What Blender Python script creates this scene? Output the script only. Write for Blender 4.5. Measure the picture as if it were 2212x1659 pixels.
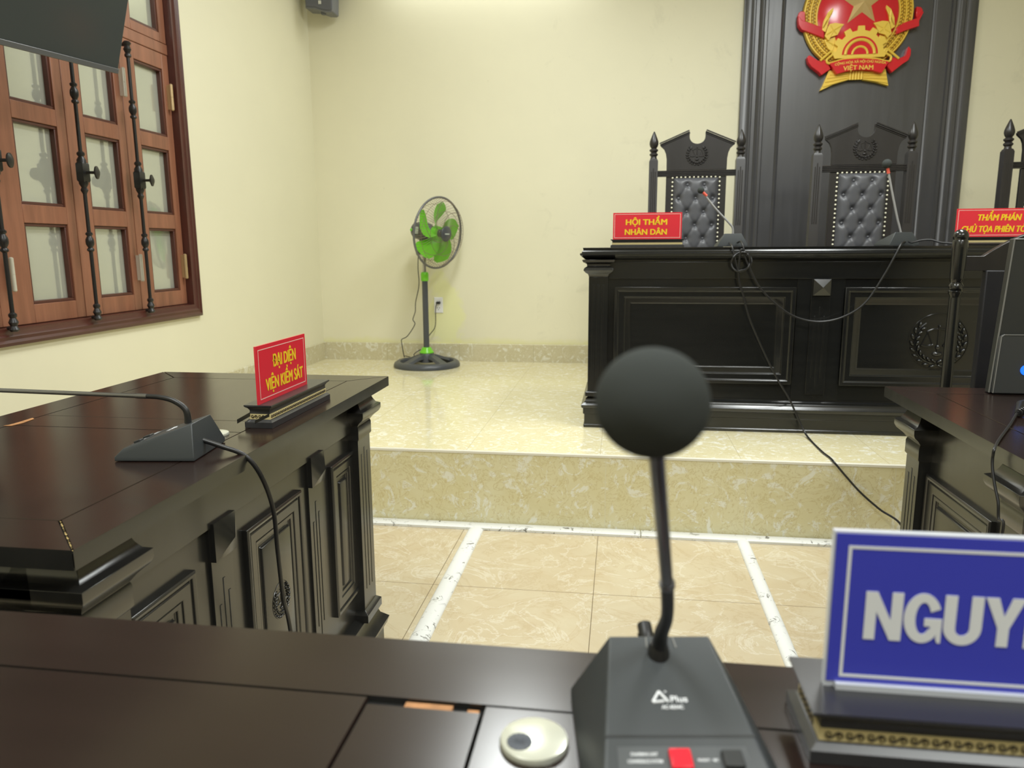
import bpy, bmesh, math, random
from math import sin, cos, pi, radians
from mathutils import Vector, Matrix

C = bpy.context.scene.collection
for o in list(bpy.data.objects):
    bpy.data.objects.remove(o)
random.seed(7)
scene = bpy.context.scene

# ------------------------------------------------------------------ camera
CAM_H = 1.15
cam_data = bpy.data.cameras.new('camera')
cam_data.sensor_width = 36.0
cam_data.sensor_fit = 'HORIZONTAL'
cam_data.lens = 36.0 * 1610.0 / 2212.0
cam_data.clip_start = 0.02
cam_data.dof.use_dof = True
cam_data.dof.focus_distance = 1.7
cam_data.dof.aperture_fstop = 6.5
cam = bpy.data.objects.new('camera', cam_data)
C.objects.link(cam)
rm = (0.989657, -0.020297, 0.142012, 0.143346, 0.178425, -0.973456, -0.005580, 0.983744, 0.179489)
cam.matrix_world = Matrix.Translation((0, 0, CAM_H)) @ Matrix((rm[0:3], rm[3:6], rm[6:9])).to_4x4()
scene.camera = cam

# ------------------------------------------------------------------ world, exposure, ceiling and fill lights
scene.view_settings.view_transform = 'Standard'
scene.view_settings.look = 'None'
scene.view_settings.gamma = 1.0
scene.view_settings.use_curve_mapping = False
scene.view_settings.exposure = 0.36
world = bpy.data.worlds.new('world')
scene.world = world
world.use_nodes = True
world.node_tree.nodes['Background'].inputs[0].default_value = (0.02, 0.022, 0.03, 1)
world.node_tree.nodes['Background'].inputs[1].default_value = 0.5


def area_light(name, loc, size, energy, rot=(0, 0, 0), color=(0.965, 1.0, 0.985)):
    d = bpy.data.lights.new(name, 'AREA')
    d.shape = 'RECTANGLE'
    d.size, d.size_y = size
    d.energy = energy
    d.color = color
    o = bpy.data.objects.new(name, d)
    o.location = loc
    o.rotation_euler = rot
    C.objects.link(o)
    return o


CEIL = 3.30
area_light('ceiling_lamp_bench', (1.2, 2.75, CEIL - 0.06), (0.5, 1.5), 50)
area_light('ceiling_lamp_corner', (-0.5, 3.3, CEIL - 0.06), (0.4, 1.2), 36)
area_light('ceiling_lamp_middle', (1.5, -0.4, CEIL - 0.06), (1.2, 0.4), 40)
area_light('ceiling_lamp_window', (-0.9, 0.3, CEIL - 0.06), (0.4, 1.2), 34)
area_light('fill_light_rear', (0.4, -2.4, CEIL - 0.06), (1.2, 0.4), 20)  # unseen light added behind the camera to brighten surfaces facing it
area_light('wall_lamp_dais', (-0.95, 5.26, 3.08), (1.4, 0.22), 5.0, (radians(-25), 0, 0))


# ------------------------------------------------------------------ materials
def new_mat(name):
    m = bpy.data.materials.new(name)
    m.use_nodes = True
    nt = m.node_tree
    return m, nt, nt.nodes['Principled BSDF']


def N(nt, t, **kw):
    n = nt.nodes.new(t)
    for k, v in kw.items():
        if hasattr(n, k):
            setattr(n, k, v)
        else:
            n.inputs[k].default_value = v
    return n


def mat(name, col, rough=0.5, metal=0.0, spec=0.5, coat=0.0, var=0.0, vscale=(8, 8, 8), bump=0.0, rvar=0.0, emit=None, estr=0.0, alpha=None):
    m, nt, b = new_mat(name)
    b.inputs['Base Color'].default_value = (*col, 1)
    b.inputs['Roughness'].default_value = rough
    b.inputs['Metallic'].default_value = metal
    b.inputs['Specular IOR Level'].default_value = spec
    b.inputs['Coat Weight'].default_value = coat
    b.inputs['Coat Roughness'].default_value = 0.08
    if emit:
        b.inputs['Emission Color'].default_value = (*emit, 1)
        b.inputs['Emission Strength'].default_value = estr
    if var or bump or rvar:
        tc = N(nt, 'ShaderNodeTexCoord')
        mp = N(nt, 'ShaderNodeMapping')
        mp.inputs['Scale'].default_value = vscale
        nt.links.new(tc.outputs['Object'], mp.inputs[0])
        no = N(nt, 'ShaderNodeTexNoise')
        no.inputs['Scale'].default_value = 1.0
        no.inputs['Detail'].default_value = 6.0
        no.inputs['Roughness'].default_value = 0.6
        nt.links.new(mp.outputs[0], no.inputs['Vector'])
        if var:
            r = N(nt, 'ShaderNodeValToRGB')
            r.color_ramp.elements[0].position = 0.3
            r.color_ramp.elements[1].position = 0.7
            r.color_ramp.elements[0].color = (*[c * (1 - var) for c in col], 1)
            r.color_ramp.elements[1].color = (*[min(1, c * (1 + var)) for c in col], 1)
            nt.links.new(no.outputs[0], r.inputs[0])
            nt.links.new(r.outputs[0], b.inputs['Base Color'])
        if rvar:
            mr = N(nt, 'ShaderNodeMapRange')
            mr.inputs['To Min'].default_value = rough - rvar
            mr.inputs['To Max'].default_value = rough + rvar
            nt.links.new(no.outputs[0], mr.inputs[0])
            nt.links.new(mr.outputs[0], b.inputs['Roughness'])
        if bump:
            bp = N(nt, 'ShaderNodeBump')
            bp.inputs['Strength'].default_value = bump
            bp.inputs['Distance'].default_value = 0.002
            nt.links.new(no.outputs[0], bp.inputs['Height'])
            nt.links.new(bp.outputs[0], b.inputs['Normal'])
    return m


def math_node(nt, op, a, b=None, c=None):
    n = nt.nodes.new('ShaderNodeMath')
    n.operation = op
    for i, v in enumerate((a, b, c)):
        if v is None:
            continue
        if isinstance(v, (int, float)):
            n.inputs[i].default_value = v
        else:
            nt.links.new(v, n.inputs[i])
    return n.outputs[0]


def mix_col(nt, fac, a, b):
    n = nt.nodes.new('ShaderNodeMix')
    n.data_type = 'RGBA'
    for s, v in ((n.inputs[0], fac), (n.inputs[6], a), (n.inputs[7], b)):
        if isinstance(v, tuple):
            s.default_value = (*v, 1)
        elif isinstance(v, (int, float)):
            s.default_value = v
        else:
            nt.links.new(v, s)
    return n.outputs[2]


def ramp(nt, v, p0, p1, c0=(0, 0, 0), c1=(1, 1, 1)):
    r = nt.nodes.new('ShaderNodeValToRGB')
    r.color_ramp.elements[0].position = p0
    r.color_ramp.elements[1].position = p1
    r.color_ramp.elements[0].color = (*c0, 1)
    r.color_ramp.elements[1].color = (*c1, 1)
    nt.links.new(v, r.inputs[0])
    return r.outputs[0]


def noise(nt, vec, scale, detail=4, rough=0.55, dist=0.0):
    n = nt.nodes.new('ShaderNodeTexNoise')
    n.inputs['Scale'].default_value = scale
    n.inputs['Detail'].default_value = detail
    n.inputs['Roughness'].default_value = rough
    n.inputs['Distortion'].default_value = dist
    nt.links.new(vec, n.inputs['Vector'])
    return n.outputs[0]


def grid_line(nt, coord, origin, period, half):
    a = math_node(nt, 'SUBTRACT', coord, origin)
    a = math_node(nt, 'DIVIDE', a, period)
    a = math_node(nt, 'FRACT', a)
    a = math_node(nt, 'SUBTRACT', a, 0.5)
    a = math_node(nt, 'ABSOLUTE', a)
    return math_node(nt, 'GREATER_THAN', a, 0.5 - half / period)


def marble(name, dark, mid, light, vein, scale, tiles, grout, rough, chips=True, line=0.0012):
    """A polished tile with clouded marbling; TILES: (axis, origin, period) joints."""
    m, nt, b = new_mat(name)
    tc = N(nt, 'ShaderNodeTexCoord')
    v = tc.outputs['Object']
    n1 = noise(nt, v, scale, 5, 0.6, 1.2)
    base = mix_col(nt, ramp(nt, n1, 0.36, 0.62), mid, light)
    n2 = noise(nt, v, scale * (2.1 if chips else 1.25), 6, 0.62, 2.2 if chips else 1.2)
    if chips:
        base = mix_col(nt, ramp(nt, n2, 0.545, 0.60), base, vein)
        n3 = noise(nt, v, scale * 2.6, 4, 0.6, 2.6)
        d = math_node(nt, 'ABSOLUTE', math_node(nt, 'SUBTRACT', n3, 0.47))
        base = mix_col(nt, math_node(nt, 'MULTIPLY', ramp(nt, d, 0.0, 0.03, (1, 1, 1), (0, 0, 0)), 0.75), base, dark)
    else:
        d = math_node(nt, 'ABSOLUTE', math_node(nt, 'SUBTRACT', n2, 0.5))
        base = mix_col(nt, math_node(nt, 'MULTIPLY', ramp(nt, d, 0.0, 0.02, (1, 1, 1), (0, 0, 0)), 0.6), base, vein)
        n3 = noise(nt, v, scale * 0.9, 6, 0.7, 1.8)
        d = math_node(nt, 'ABSOLUTE', math_node(nt, 'SUBTRACT', n3, 0.5))
        base = mix_col(nt, math_node(nt, 'MULTIPLY', ramp(nt, d, 0.0, 0.03, (1, 1, 1), (0, 0, 0)), 0.35), base, dark)
    if tiles:
        sx = N(nt, 'ShaderNodeSeparateXYZ')
        nt.links.new(v, sx.inputs[0])
        for ax, org, per in tiles:
            base = mix_col(nt, grid_line(nt, sx.outputs[ax], org, per, line), base, grout)
    nt.links.new(base, b.inputs['Base Color'])
    b.inputs['Roughness'].default_value = rough
    b.inputs['Specular IOR Level'].default_value = 0.5
    return m


def paint(name, col, stain=False):
    m, nt, b = new_mat(name)
    tc = N(nt, 'ShaderNodeTexCoord')
    v = tc.outputs['Object']
    n1 = noise(nt, v, 0.9, 4, 0.6)
    base = mix_col(nt, ramp(nt, n1, 0.35, 0.7), tuple(c * 0.97 for c in col), tuple(min(1, c * 1.02) for c in col))
    n2 = noise(nt, v, 22, 3, 0.7)
    base = mix_col(nt, math_node(nt, 'MULTIPLY', ramp(nt, n2, 0.74, 0.80), 0.5), base, tuple(c * 0.7 for c in col))
    if stain:
        sx = N(nt, 'ShaderNodeSeparateXYZ')
        nt.links.new(v, sx.inputs[0])
        wob = math_node(nt, 'MULTIPLY', math_node(nt, 'SUBTRACT', noise(nt, v, 6, 5, 0.6, 0.6), 0.5), 1.6)
        # damp repaint patch round the socket
        dx = math_node(nt, 'DIVIDE', math_node(nt, 'SUBTRACT', sx.outputs[0], -1.30), 0.16)
        dz = math_node(nt, 'DIVIDE', math_node(nt, 'SUBTRACT', sx.outputs[2], 0.66), 0.30)
        r = math_node(nt, 'SQRT', math_node(nt, 'ADD', math_node(nt, 'MULTIPLY', dx, dx), math_node(nt, 'MULTIPLY', dz, dz)))
        r = math_node(nt, 'ADD', r, wob)
        base = mix_col(nt, math_node(nt, 'MULTIPLY', ramp(nt, r, 0.75, 1.0, (1, 1, 1), (0, 0, 0)), 0.5), base, (0.80, 0.81, 0.34))
        # damp line along the foot of the wall
        zz = math_node(nt, 'ADD', sx.outputs[2], math_node(nt, 'MULTIPLY', wob, 0.05))
        base = mix_col(nt, math_node(nt, 'MULTIPLY', ramp(nt, zz, 0.46, 0.50, (1, 1, 1), (0, 0, 0)), 0.45), base, (0.72, 0.70, 0.25))
        # grey scuffs behind the chairs
        sc = noise(nt, v, 4.5, 6, 0.7, 1.0)
        msk = math_node(nt, 'MULTIPLY', ramp(nt, sc, 0.58, 0.72), 0.22)
        far = math_node(nt, 'GREATER_THAN', sx.outputs[0], -0.6)
        base = mix_col(nt, math_node(nt, 'MULTIPLY', msk, far), base, tuple(c * 0.6 for c in col))
    nt.links.new(base, b.inputs['Base Color'])
    b.inputs['Roughness'].default_value = 0.55
    b.inputs['Specular IOR Level'].default_value = 0.3
    bp = N(nt, 'ShaderNodeBump')
    bp.inputs['Strength'].default_value = 0.08
    bp.inputs['Distance'].default_value = 0.003
    nt.links.new(noise(nt, v, 60, 3), bp.inputs['Height'])
    nt.links.new(bp.outputs[0], b.inputs['Normal'])
    return m


def scuffed_white(name):
    m, nt, b = new_mat(name)
    tc = N(nt, 'ShaderNodeTexCoord')
    v = tc.outputs['Object']
    n = noise(nt, v, 26, 5, 0.65, 1.5)
    n2 = noise(nt, v, 5, 2)
    f = math_node(nt, 'MULTIPLY', ramp(nt, n, 0.58, 0.62), ramp(nt, n2, 0.42, 0.56))
    nt.links.new(mix_col(nt, f, (0.80, 0.81, 0.79), (0.16, 0.15, 0.13)), b.inputs['Base Color'])
    b.inputs['Roughness'].default_value = 0.4
    return m


def reflective_glass(name):
    """Dusty tinted pane: a weak mirror, a grey dust film, and the shutters faintly through it."""
    m, nt, b = new_mat(name)
    nt.nodes.remove(b)
    out = nt.nodes['Material Output']
    g = N(nt, 'ShaderNodeBsdfGlossy')
    g.inputs['Color'].default_value = (0.85, 0.88, 0.82, 1)
    g.inputs['Roughness'].default_value = 0.04
    t = N(nt, 'ShaderNodeBsdfTransparent')
    t.inputs['Color'].default_value = (0.80, 0.84, 0.78, 1)
    d = N(nt, 'ShaderNodeBsdfDiffuse')
    d.inputs['Color'].default_value = (0.80, 0.80, 0.70, 1)
    m1 = N(nt, 'ShaderNodeMixShader')
    m1.inputs[0].default_value = 0.42
    nt.links.new(t.outputs[0], m1.inputs[1])
    nt.links.new(d.outputs[0], m1.inputs[2])
    mx = N(nt, 'ShaderNodeMixShader')
    mx.inputs[0].default_value = 0.25
    nt.links.new(m1.outputs[0], mx.inputs[1])
    nt.links.new(g.outputs[0], mx.inputs[2])
    nt.links.new(mx.outputs[0], out.inputs[0])
    return m


G_T = 0.554
WALL_COL = (0.79, 0.755, 0.57)
M_wall = paint('cream_paint', WALL_COL)
M_wall_stain = paint('cream_paint_damp', WALL_COL, True)
M_ceil = mat('ceiling_white', (0.85, 0.85, 0.82), 0.7)
M_floor = marble('floor_tile_cream', (0.46, 0.34, 0.19), (0.56, 0.465, 0.305), (0.60, 0.52, 0.36), (0.72, 0.67, 0.54), 3.2,
                 ((0, -0.0715, G_T), (1, 2.361, G_T)), (0.20, 0.15, 0.09), 0.20, chips=False)
M_dais = marble('dais_tile_marble', (0.64, 0.54, 0.28), (0.73, 0.665, 0.42), (0.76, 0.70, 0.47), (0.87, 0.85, 0.73), 7.0,
                ((0, -0.6235, G_T), (1, 2.943, 2 * G_T)), (0.55, 0.48, 0.30), 0.09)
M_riser = marble('riser_tile_marble', (0.60, 0.50, 0.24), (0.74, 0.68, 0.41), (0.77, 0.72, 0.47), (0.84, 0.83, 0.70), 5.2,
                 ((0, -0.6, G_T),), (0.74, 0.70, 0.52), 0.25)
M_skirt = marble('skirting_tile', (0.50, 0.43, 0.26), (0.57, 0.52, 0.34), (0.60, 0.55, 0.38), (0.72, 0.70, 0.58), 7.0,
                 ((0, -0.6235, G_T),), (0.42, 0.38, 0.24), 0.25)
M_edge = mat('tile_edge_white', (0.80, 0.77, 0.66), 0.35)
M_trunk = scuffed_white('scuffed_white_plastic')
M_black = mat('black_lacquered_wood', (0.011, 0.0115, 0.0115), 0.20, spec=0.7, var=0.12, vscale=(3, 3, 40), rvar=0.03)
M_stand = mat('sign_stand_black', (0.030, 0.030, 0.033), 0.32, spec=0.8)
M_blackv = mat('black_lacquered_board', (0.050, 0.050, 0.057), 0.36, spec=1.0, var=0.12, vscale=(30, 30, 2), rvar=0.06)
M_chairw = mat('dark_brown_black_wood', (0.025, 0.0225, 0.022), 0.34, spec=0.5, var=0.12, vscale=(25, 25, 3), rvar=0.05)
M_desk = mat('black_satin_wood', (0.019, 0.0187, 0.0172), 0.25, spec=1.0, var=0.12, vscale=(30, 30, 3), rvar=0.05)
M_top = mat('dark_brown_lacquered_top', (0.017, 0.0088, 0.0072), 0.21, spec=0.65, var=0.10, vscale=(2, 25, 25), rvar=0.02)
M_groove = mat('dark_joint_and_outside', (0.004, 0.004, 0.004), 0.8)
M_rawwood = mat('raw_wood', (0.42, 0.20, 0.08), 0.7, var=0.3, vscale=(60, 60, 60))
M_wframe = mat('window_frame_wood', (0.075, 0.022, 0.016), 0.32, var=0.2, vscale=(20, 4, 4))
M_wleaf = mat('window_leaf_wood', (0.265, 0.108, 0.062), 0.38, var=0.22, vscale=(30, 30, 3), rvar=0.05)
M_wbead = mat('window_bead_wood', (0.085, 0.026, 0.018), 0.35)
M_glass = reflective_glass('reflective_window_glass')
M_shut = mat('shutter_wood', (0.40, 0.33, 0.22), 0.6, var=0.2)
M_iron = mat('black_iron', (0.018, 0.017, 0.018), 0.35, metal=0.3, spec=0.6)
M_hinge = mat('hinge_cream_metal', (0.66, 0.63, 0.54), 0.35, metal=0.3)
M_hingeb = mat('hinge_brass', (0.55, 0.40, 0.22), 0.35, metal=0.6)
M_tvb = mat('tv_bezel', (0.030, 0.032, 0.034), 0.35)
M_tvs = mat('tv_screen', (0.055, 0.062, 0.060), 0.16, spec=0.6)
M_spk = mat('speaker_grey_blue', (0.12, 0.125, 0.15), 0.5)
M_badge = mat('badge_white', (0.85, 0.85, 0.80), 0.4)
M_leather = mat('black_leather', (0.085, 0.087, 0.098), 0.38, spec=0.55, bump=0.05, vscale=(300, 300, 300))
M_stud = mat('pale_brass_stud', (0.95, 0.92, 0.72), 0.25)
M_red = mat('red_acrylic', (0.74, 0.035, 0.055), 0.14, spec=0.5)
M_yel = mat('yellow_lettering', (0.90, 0.62, 0.02), 0.4)
M_pink = mat('pale_border_line', (0.85, 0.55, 0.50), 0.4)
M_blue = mat('blue_acrylic', (0.060, 0.070, 0.560), 0.12, spec=0.5)
M_white = mat('white_lettering', (0.84, 0.86, 0.89), 0.45)
M_acry = mat('clear_acrylic_edge', (0.62, 0.65, 0.72), 0.1, spec=0.6)
M_gold = mat('gold_trim', (0.72, 0.60, 0.30), 0.4)
M_golddk = mat('gold_trim_pattern', (0.05, 0.035, 0.012), 0.5)
M_plastic = mat('charcoal_plastic', (0.041, 0.047, 0.051), 0.42, spec=0.5, bump=0.03, vscale=(900, 900, 900))
M_plastdk = mat('black_plastic', (0.022, 0.024, 0.025), 0.42)
M_panelgrey = mat('control_panel_grey', (0.085, 0.092, 0.098), 0.4)
M_redbtn = mat('red_button', (0.80, 0.015, 0.035), 0.3)
M_foam = mat('black_foam', (0.050, 0.055, 0.053), 0.95, spec=0.1, bump=0.4, vscale=(900, 900, 900))
M_steel = mat('dark_steel_tube', (0.20, 0.20, 0.21), 0.28, metal=0.9)
M_stemgrey = mat('grey_mic_stem', (0.36, 0.36, 0.37), 0.35, metal=0.2)
M_rubber = mat('black_rubber', (0.012, 0.012, 0.013), 0.4)
M_ind = mat('red_ring', (0.75, 0.12, 0.08), 0.4)
M_silver = mat('silver_plastic', (0.66, 0.67, 0.58), 0.22, metal=0.35)
M_silverin = mat('grommet_brush_grey', (0.09, 0.10, 0.12), 0.6)
M_green = mat('green_plastic', (0.17, 0.58, 0.025), 0.28, spec=0.5)
M_fangrey = mat('fan_dark_grey', (0.065, 0.07, 0.078), 0.35)
M_fanrim = mat('fan_rim_grey', (0.15, 0.15, 0.155), 0.35, metal=0.3)
M_chrome = mat('fan_steel_tube', (0.45, 0.44, 0.43), 0.25, metal=0.9)
M_wire = mat('fan_guard_wire', (0.30, 0.24, 0.20), 0.35, metal=0.7)
M_sticker = mat('sticker_grey', (0.45, 0.50, 0.45), 0.5)
M_outlet = mat('outlet_white', (0.82, 0.82, 0.84), 0.35)
M_embred = mat('emblem_red_enamel', (0.72, 0.018, 0.030), 0.18, spec=0.6)
M_embgold = mat('emblem_gold_paint', (0.90, 0.63, 0.09), 0.34, metal=0.1, spec=0.5)
M_embdark = mat('emblem_gold_shade', (0.38, 0.24, 0.04), 0.4, metal=0.2)
M_star = mat('emblem_star_gold', (0.74, 0.55, 0.25), 0.3, metal=0.2)
M_led = mat('blue_power_light', (0.02, 0.10, 0.8), 0.3, emit=(0.01, 0.16, 0.95), estr=1.0)
M_cyan = mat('blue_light_core', (0.1, 0.6, 0.9), 0.3, emit=(0.1, 0.65, 1.0), estr=1.0)
M_aio = mat('computer_black', (0.030, 0.032, 0.032), 0.42)
M_aioedge = mat('computer_edge_grey', (0.20, 0.20, 0.19), 0.35)


# ------------------------------------------------------------------ helpers
def empty(name, loc, rotz=0.0, label=None, cat=None, group=None):
    o = bpy.data.objects.new(name, None)
    o.empty_display_size = 0.05
    o.location = loc
    o.rotation_euler = (0, 0, rotz)
    C.objects.link(o)
    tag(o, label, cat, group)
    return o


def tag(o, label=None, cat=None, group=None, kind=None):
    if label:
        o['label'] = label
    if cat:
        o['category'] = cat
    if group:
        o['group'] = group
    if kind:
        o['kind'] = kind
    return o


def obj(name, bm, m, parent=None, world=True, bevel=0.0, smooth=40, loc=None, label=None):
    """Link a bmesh as one object. world: its vertices are in world space (shifted to the parent's origin)."""
    me = bpy.data.meshes.new(name)
    bmesh.ops.recalc_face_normals(bm, faces=bm.faces)
    off = Vector((0, 0, 0))
    if world:
        p = parent
        while p is not None:
            off += p.location
            p = p.parent
        if parent is None and loc is not None:
            off = Vector(loc)
    if off.length:
        bmesh.ops.translate(bm, verts=bm.verts, vec=-off)
    bm.to_mesh(me)
    bm.free()
    me.polygons.foreach_set('use_smooth', [True] * len(me.polygons))
    me.set_sharp_from_angle(angle=radians(smooth))
    ms = m if isinstance(m, (list, tuple)) else [m]
    for x in ms:
        me.materials.append(x)
    o = bpy.data.objects.new(name, me)
    C.objects.link(o)
    if parent is not None:
        o.parent = parent
    elif loc is not None:
        o.location = loc
    if bevel:
        md = o.modifiers.new('edge_rounding', 'BEVEL')
        md.width = bevel
        md.segments = 2
        md.limit_method = 'ANGLE'
        md.angle_limit = radians(40)
        md.harden_normals = False
    if label:
        o['label'] = label
    return o


def copy_tree(o, parent=None):
    c = o.copy()
    C.objects.link(c)
    c.parent = parent
    for ch in [x for x in bpy.data.objects if x.parent == o]:
        copy_tree(ch, c)
    return c


def B():
    return bmesh.new()


def box(bm, x0, x1, y0, y1, z0, z1):
    return stack(bm, x0, x1, y0, y1, [(z0, 0), (z1, 0)])


def ring_loft(bm, rings, cap0=True, cap1=True, closed=True):
    vs = [[bm.verts.new(p) for p in r] for r in rings]
    n = len(vs[0])
    for a, b in zip(vs, vs[1:]):
        for i in range(n if closed else n - 1):
            j = (i + 1) % n
            bm.faces.new((a[i], a[j], b[j], b[i]))
    if cap0:
        bm.faces.new(vs[0][::-1])
    if cap1:
        bm.faces.new(vs[-1])
    return vs


def stack(bm, x0, x1, y0, y1, prof):
    """Rectangular rings at heights z, each grown outward by off: tops, plinths, caps, mouldings."""
    rings = []
    for z, o in prof:
        rings.append([(x0 - o, y0 - o, z), (x1 + o, y0 - o, z), (x1 + o, y1 + o, z), (x0 - o, y1 + o, z)])
    ring_loft(bm, rings)


def panel(bm, O, U, V, Nn, w, h, prof):
    """Nested rectangles on a face: (inset, height) steps; O the lower corner."""
    O, U, V, Nn = Vector(O), Vector(U), Vector(V), Vector(Nn)
    rings = []
    for i, d in prof:
        rings.append([O + U * a + V * b + Nn * d for a, b in ((i, i), (w - i, i), (w - i, h - i), (i, h - i))])
    ring_loft(bm, rings, cap0=False)


def prism(bm, pts, vec):
    vec = Vector(vec)
    a = [bm.verts.new(p) for p in pts]
    b = [bm.verts.new(Vector(p) + vec) for p in pts]
    n = len(a)
    for i in range(n):
        j = (i + 1) % n
        bm.faces.new((a[i], a[j], b[j], b[i]))
    bm.faces.new(a[::-1])
    bm.faces.new(b)


def catmull(pts, k=8):
    P = [Vector(p) for p in pts]
    out = []
    for i in range(len(P) - 1):
        p0 = P[max(i - 1, 0)]
        p1, p2 = P[i], P[i + 1]
        p3 = P[min(i + 2, len(P) - 1)]
        for s in range(k):
            t = s / k
            out.append(0.5 * ((2 * p1) + (p2 - p0) * t + (2 * p0 - 5 * p1 + 4 * p2 - p3) * t * t + (3 * p1 - p0 - 3 * p2 + p3) * t ** 3))
    out.append(P[-1])
    return out


def tube(bm, pts, r, seg=8, closed=False, smooth=0):
    P = catmull(pts, smooth) if smooth else [Vector(p) for p in pts]
    n = len(P)
    rr = r if isinstance(r, (list, tuple)) else None
    rings = []
    up = None
    for i in range(n):
        if closed:
            t = (P[(i + 1) % n] - P[i - 1]).normalized()
        else:
            t = (P[min(i + 1, n - 1)] - P[max(i - 1, 0)]).normalized()
        if up is None:
            up = Vector((0, 0, 1)) if abs(t.z) < 0.9 else Vector((1, 0, 0))
        up = up - t * up.dot(t)
        if up.length < 1e-6:
            up = t.orthogonal()
        up.normalize()
        sd = t.cross(up)
        if rr is None:
            q = r
        else:
            f = i / (n - 1) * (len(rr) - 1)
            k = min(int(f), len(rr) - 2)
            q = rr[k] + (rr[k + 1] - rr[k]) * (f - k)
        rings.append([P[i] + (up * cos(a) + sd * sin(a)) * q for a in [2 * pi * s / seg for s in range(seg)]])
    if closed:
        rings.append(rings[0])
        vs = [[bm.verts.new(p) for p in rg] for rg in rings[:-1]]
        vs.append(vs[0])
        # keep the seam untwisted
        for a, b in zip(vs, vs[1:]):
            for i in range(seg):
                j = (i + 1) % seg
                bm.faces.new((a[i], a[j], b[j], b[i]))
    else:
        ring_loft(bm, rings)


def lathe(bm, prof, c=(0, 0, 0), axis=(0, 0, 1), seg=24):
    """prof: (radius, height along the axis)."""
    q = Vector((0, 0, 1)).rotation_difference(Vector(axis).normalized())
    c = Vector(c)
    rings = []
    for r, z in prof:
        rings.append([c + q @ Vector((max(r, 1e-5) * cos(a), max(r, 1e-5) * sin(a), z)) for a in [2 * pi * s / seg for s in range(seg)]])
    ring_loft(bm, rings)


def ellipsoid(bm, c, rad, rot=None, u=10, v=6):
    m = Matrix.Translation(c)
    if rot is not None:
        m = m @ rot.to_4x4()
    m = m @ Matrix.Diagonal((*rad, 1))
    bmesh.ops.create_uvsphere(bm, u_segments=u, v_segments=v, radius=1.0, matrix=m)


def lettering(name, s, cap_h, width, origin, U, V, m, parent, bold=0.02, depth=0.0006, shear=0.0, world=True, arc=0.0, heavy=0.0):
    """Flat letters: centred on ORIGIN along U, baseline at ORIGIN along V."""
    cu = bpy.data.curves.new(name, 'FONT')
    cu.body = s
    cu.size = 1.0
    cu.offset = bold
    cu.shear = shear
    cu.extrude = 0.0
    cu.resolution_u = 4
    t = bpy.data.objects.new(name, cu)
    C.objects.link(t)
    bpy.context.view_layer.update()
    me = bpy.data.meshes.new_from_object(t.evaluated_get(bpy.context.evaluated_depsgraph_get()))
    bpy.data.objects.remove(t)
    bm = B()
    bm.from_mesh(me)
    bpy.data.meshes.remove(me)
    xs = [v.co.x for v in bm.verts]
    x0, x1 = min(xs), max(xs)
    U, V, O = Vector(U).normalized(), Vector(V).normalized(), Vector(origin)
    Nn = U.cross(V)
    sx, sy = width / (x1 - x0), cap_h / 0.70
    # a heavier weight: the outline printed several times with small shifts
    e = heavy * cap_h
    out = B()
    for q, (du, dv) in enumerate(((0, 0),) if not heavy else ((0, 0), (-1, 0), (1, 0), (-0.5, 0.6), (0.5, 0.6), (-0.5, -0.6), (0.5, -0.6))):
        b2 = bm.copy()
        for v in b2.verts:
            a = (v.co.x - (x0 + x1) / 2) * sx + du * e
            b = v.co.y * sy - arc * a * a + dv * e * 0.8
            v.co = O + U * a + V * b
        r = bmesh.ops.extrude_face_region(b2, geom=b2.faces[:])
        bmesh.ops.translate(b2, verts=[g for g in r['geom'] if isinstance(g, bmesh.types.BMVert)], vec=Nn * (depth + q * depth * 0.03))
        me = bpy.data.meshes.new('letters')
        b2.to_mesh(me)
        b2.free()
        out.from_mesh(me)
        bpy.data.meshes.remove(me)
    bm.free()
    return obj(name, out, m, parent, world=world)


def glyph(ch):
    """Heavy block capital outlines, unit height."""
    def arc(cx, cy, rx, ry, a0, a1, n=14):
        return [(cx + rx * cos(radians(a0 + (a1 - a0) * k / n)), cy + ry * sin(radians(a0 + (a1 - a0) * k / n))) for k in range(n + 1)]
    if ch == 'N':
        return 0.80, [[(0, 0), (0, 1), (0.25, 1), (0.56, 0.42), (0.56, 1), (0.80, 1), (0.80, 0), (0.56, 0), (0.24, 0.59), (0.24, 0)]]
    if ch == 'G':
        return 0.81, [arc(0.40, 0.5, 0.40, 0.515, 24, 322, 30) + [(0.70, 0.10), (0.74, 0.0), (0.81, 0.0), (0.81, 0.50), (0.44, 0.50), (0.44, 0.34), (0.57, 0.34), (0.57, 0.27)] + arc(0.41, 0.5, 0.165, 0.33, -40, -336, 26)]
    if ch == 'U':
        return 0.80, [[(0, 1), (0.25, 1)] + arc(0.40, 0.33, 0.15, 0.15, 180, 360) + [(0.55, 1), (0.80, 1)] + arc(0.40, 0.36, 0.40, 0.375, 0, -180, 20)]
    if ch == 'Y':
        return 0.82, [[(0, 1), (0.27, 1), (0.41, 0.62), (0.55, 1), (0.82, 1), (0.53, 0.38), (0.53, 0), (0.29, 0), (0.29, 0.38)]]
    return 0.70, [[(0, 0), (0, 1), (0.68, 1), (0.68, 0.81), (0.25, 0.81), (0.25, 0.60), (0.64, 0.60), (0.64, 0.42), (0.25, 0.42), (0.25, 0.19), (0.70, 0.19), (0.70, 0)],
                  [(0.12, 1.08), (0.34, 1.26), (0.56, 1.08), (0.44, 1.08), (0.34, 1.16), (0.24, 1.08)]]


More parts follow.
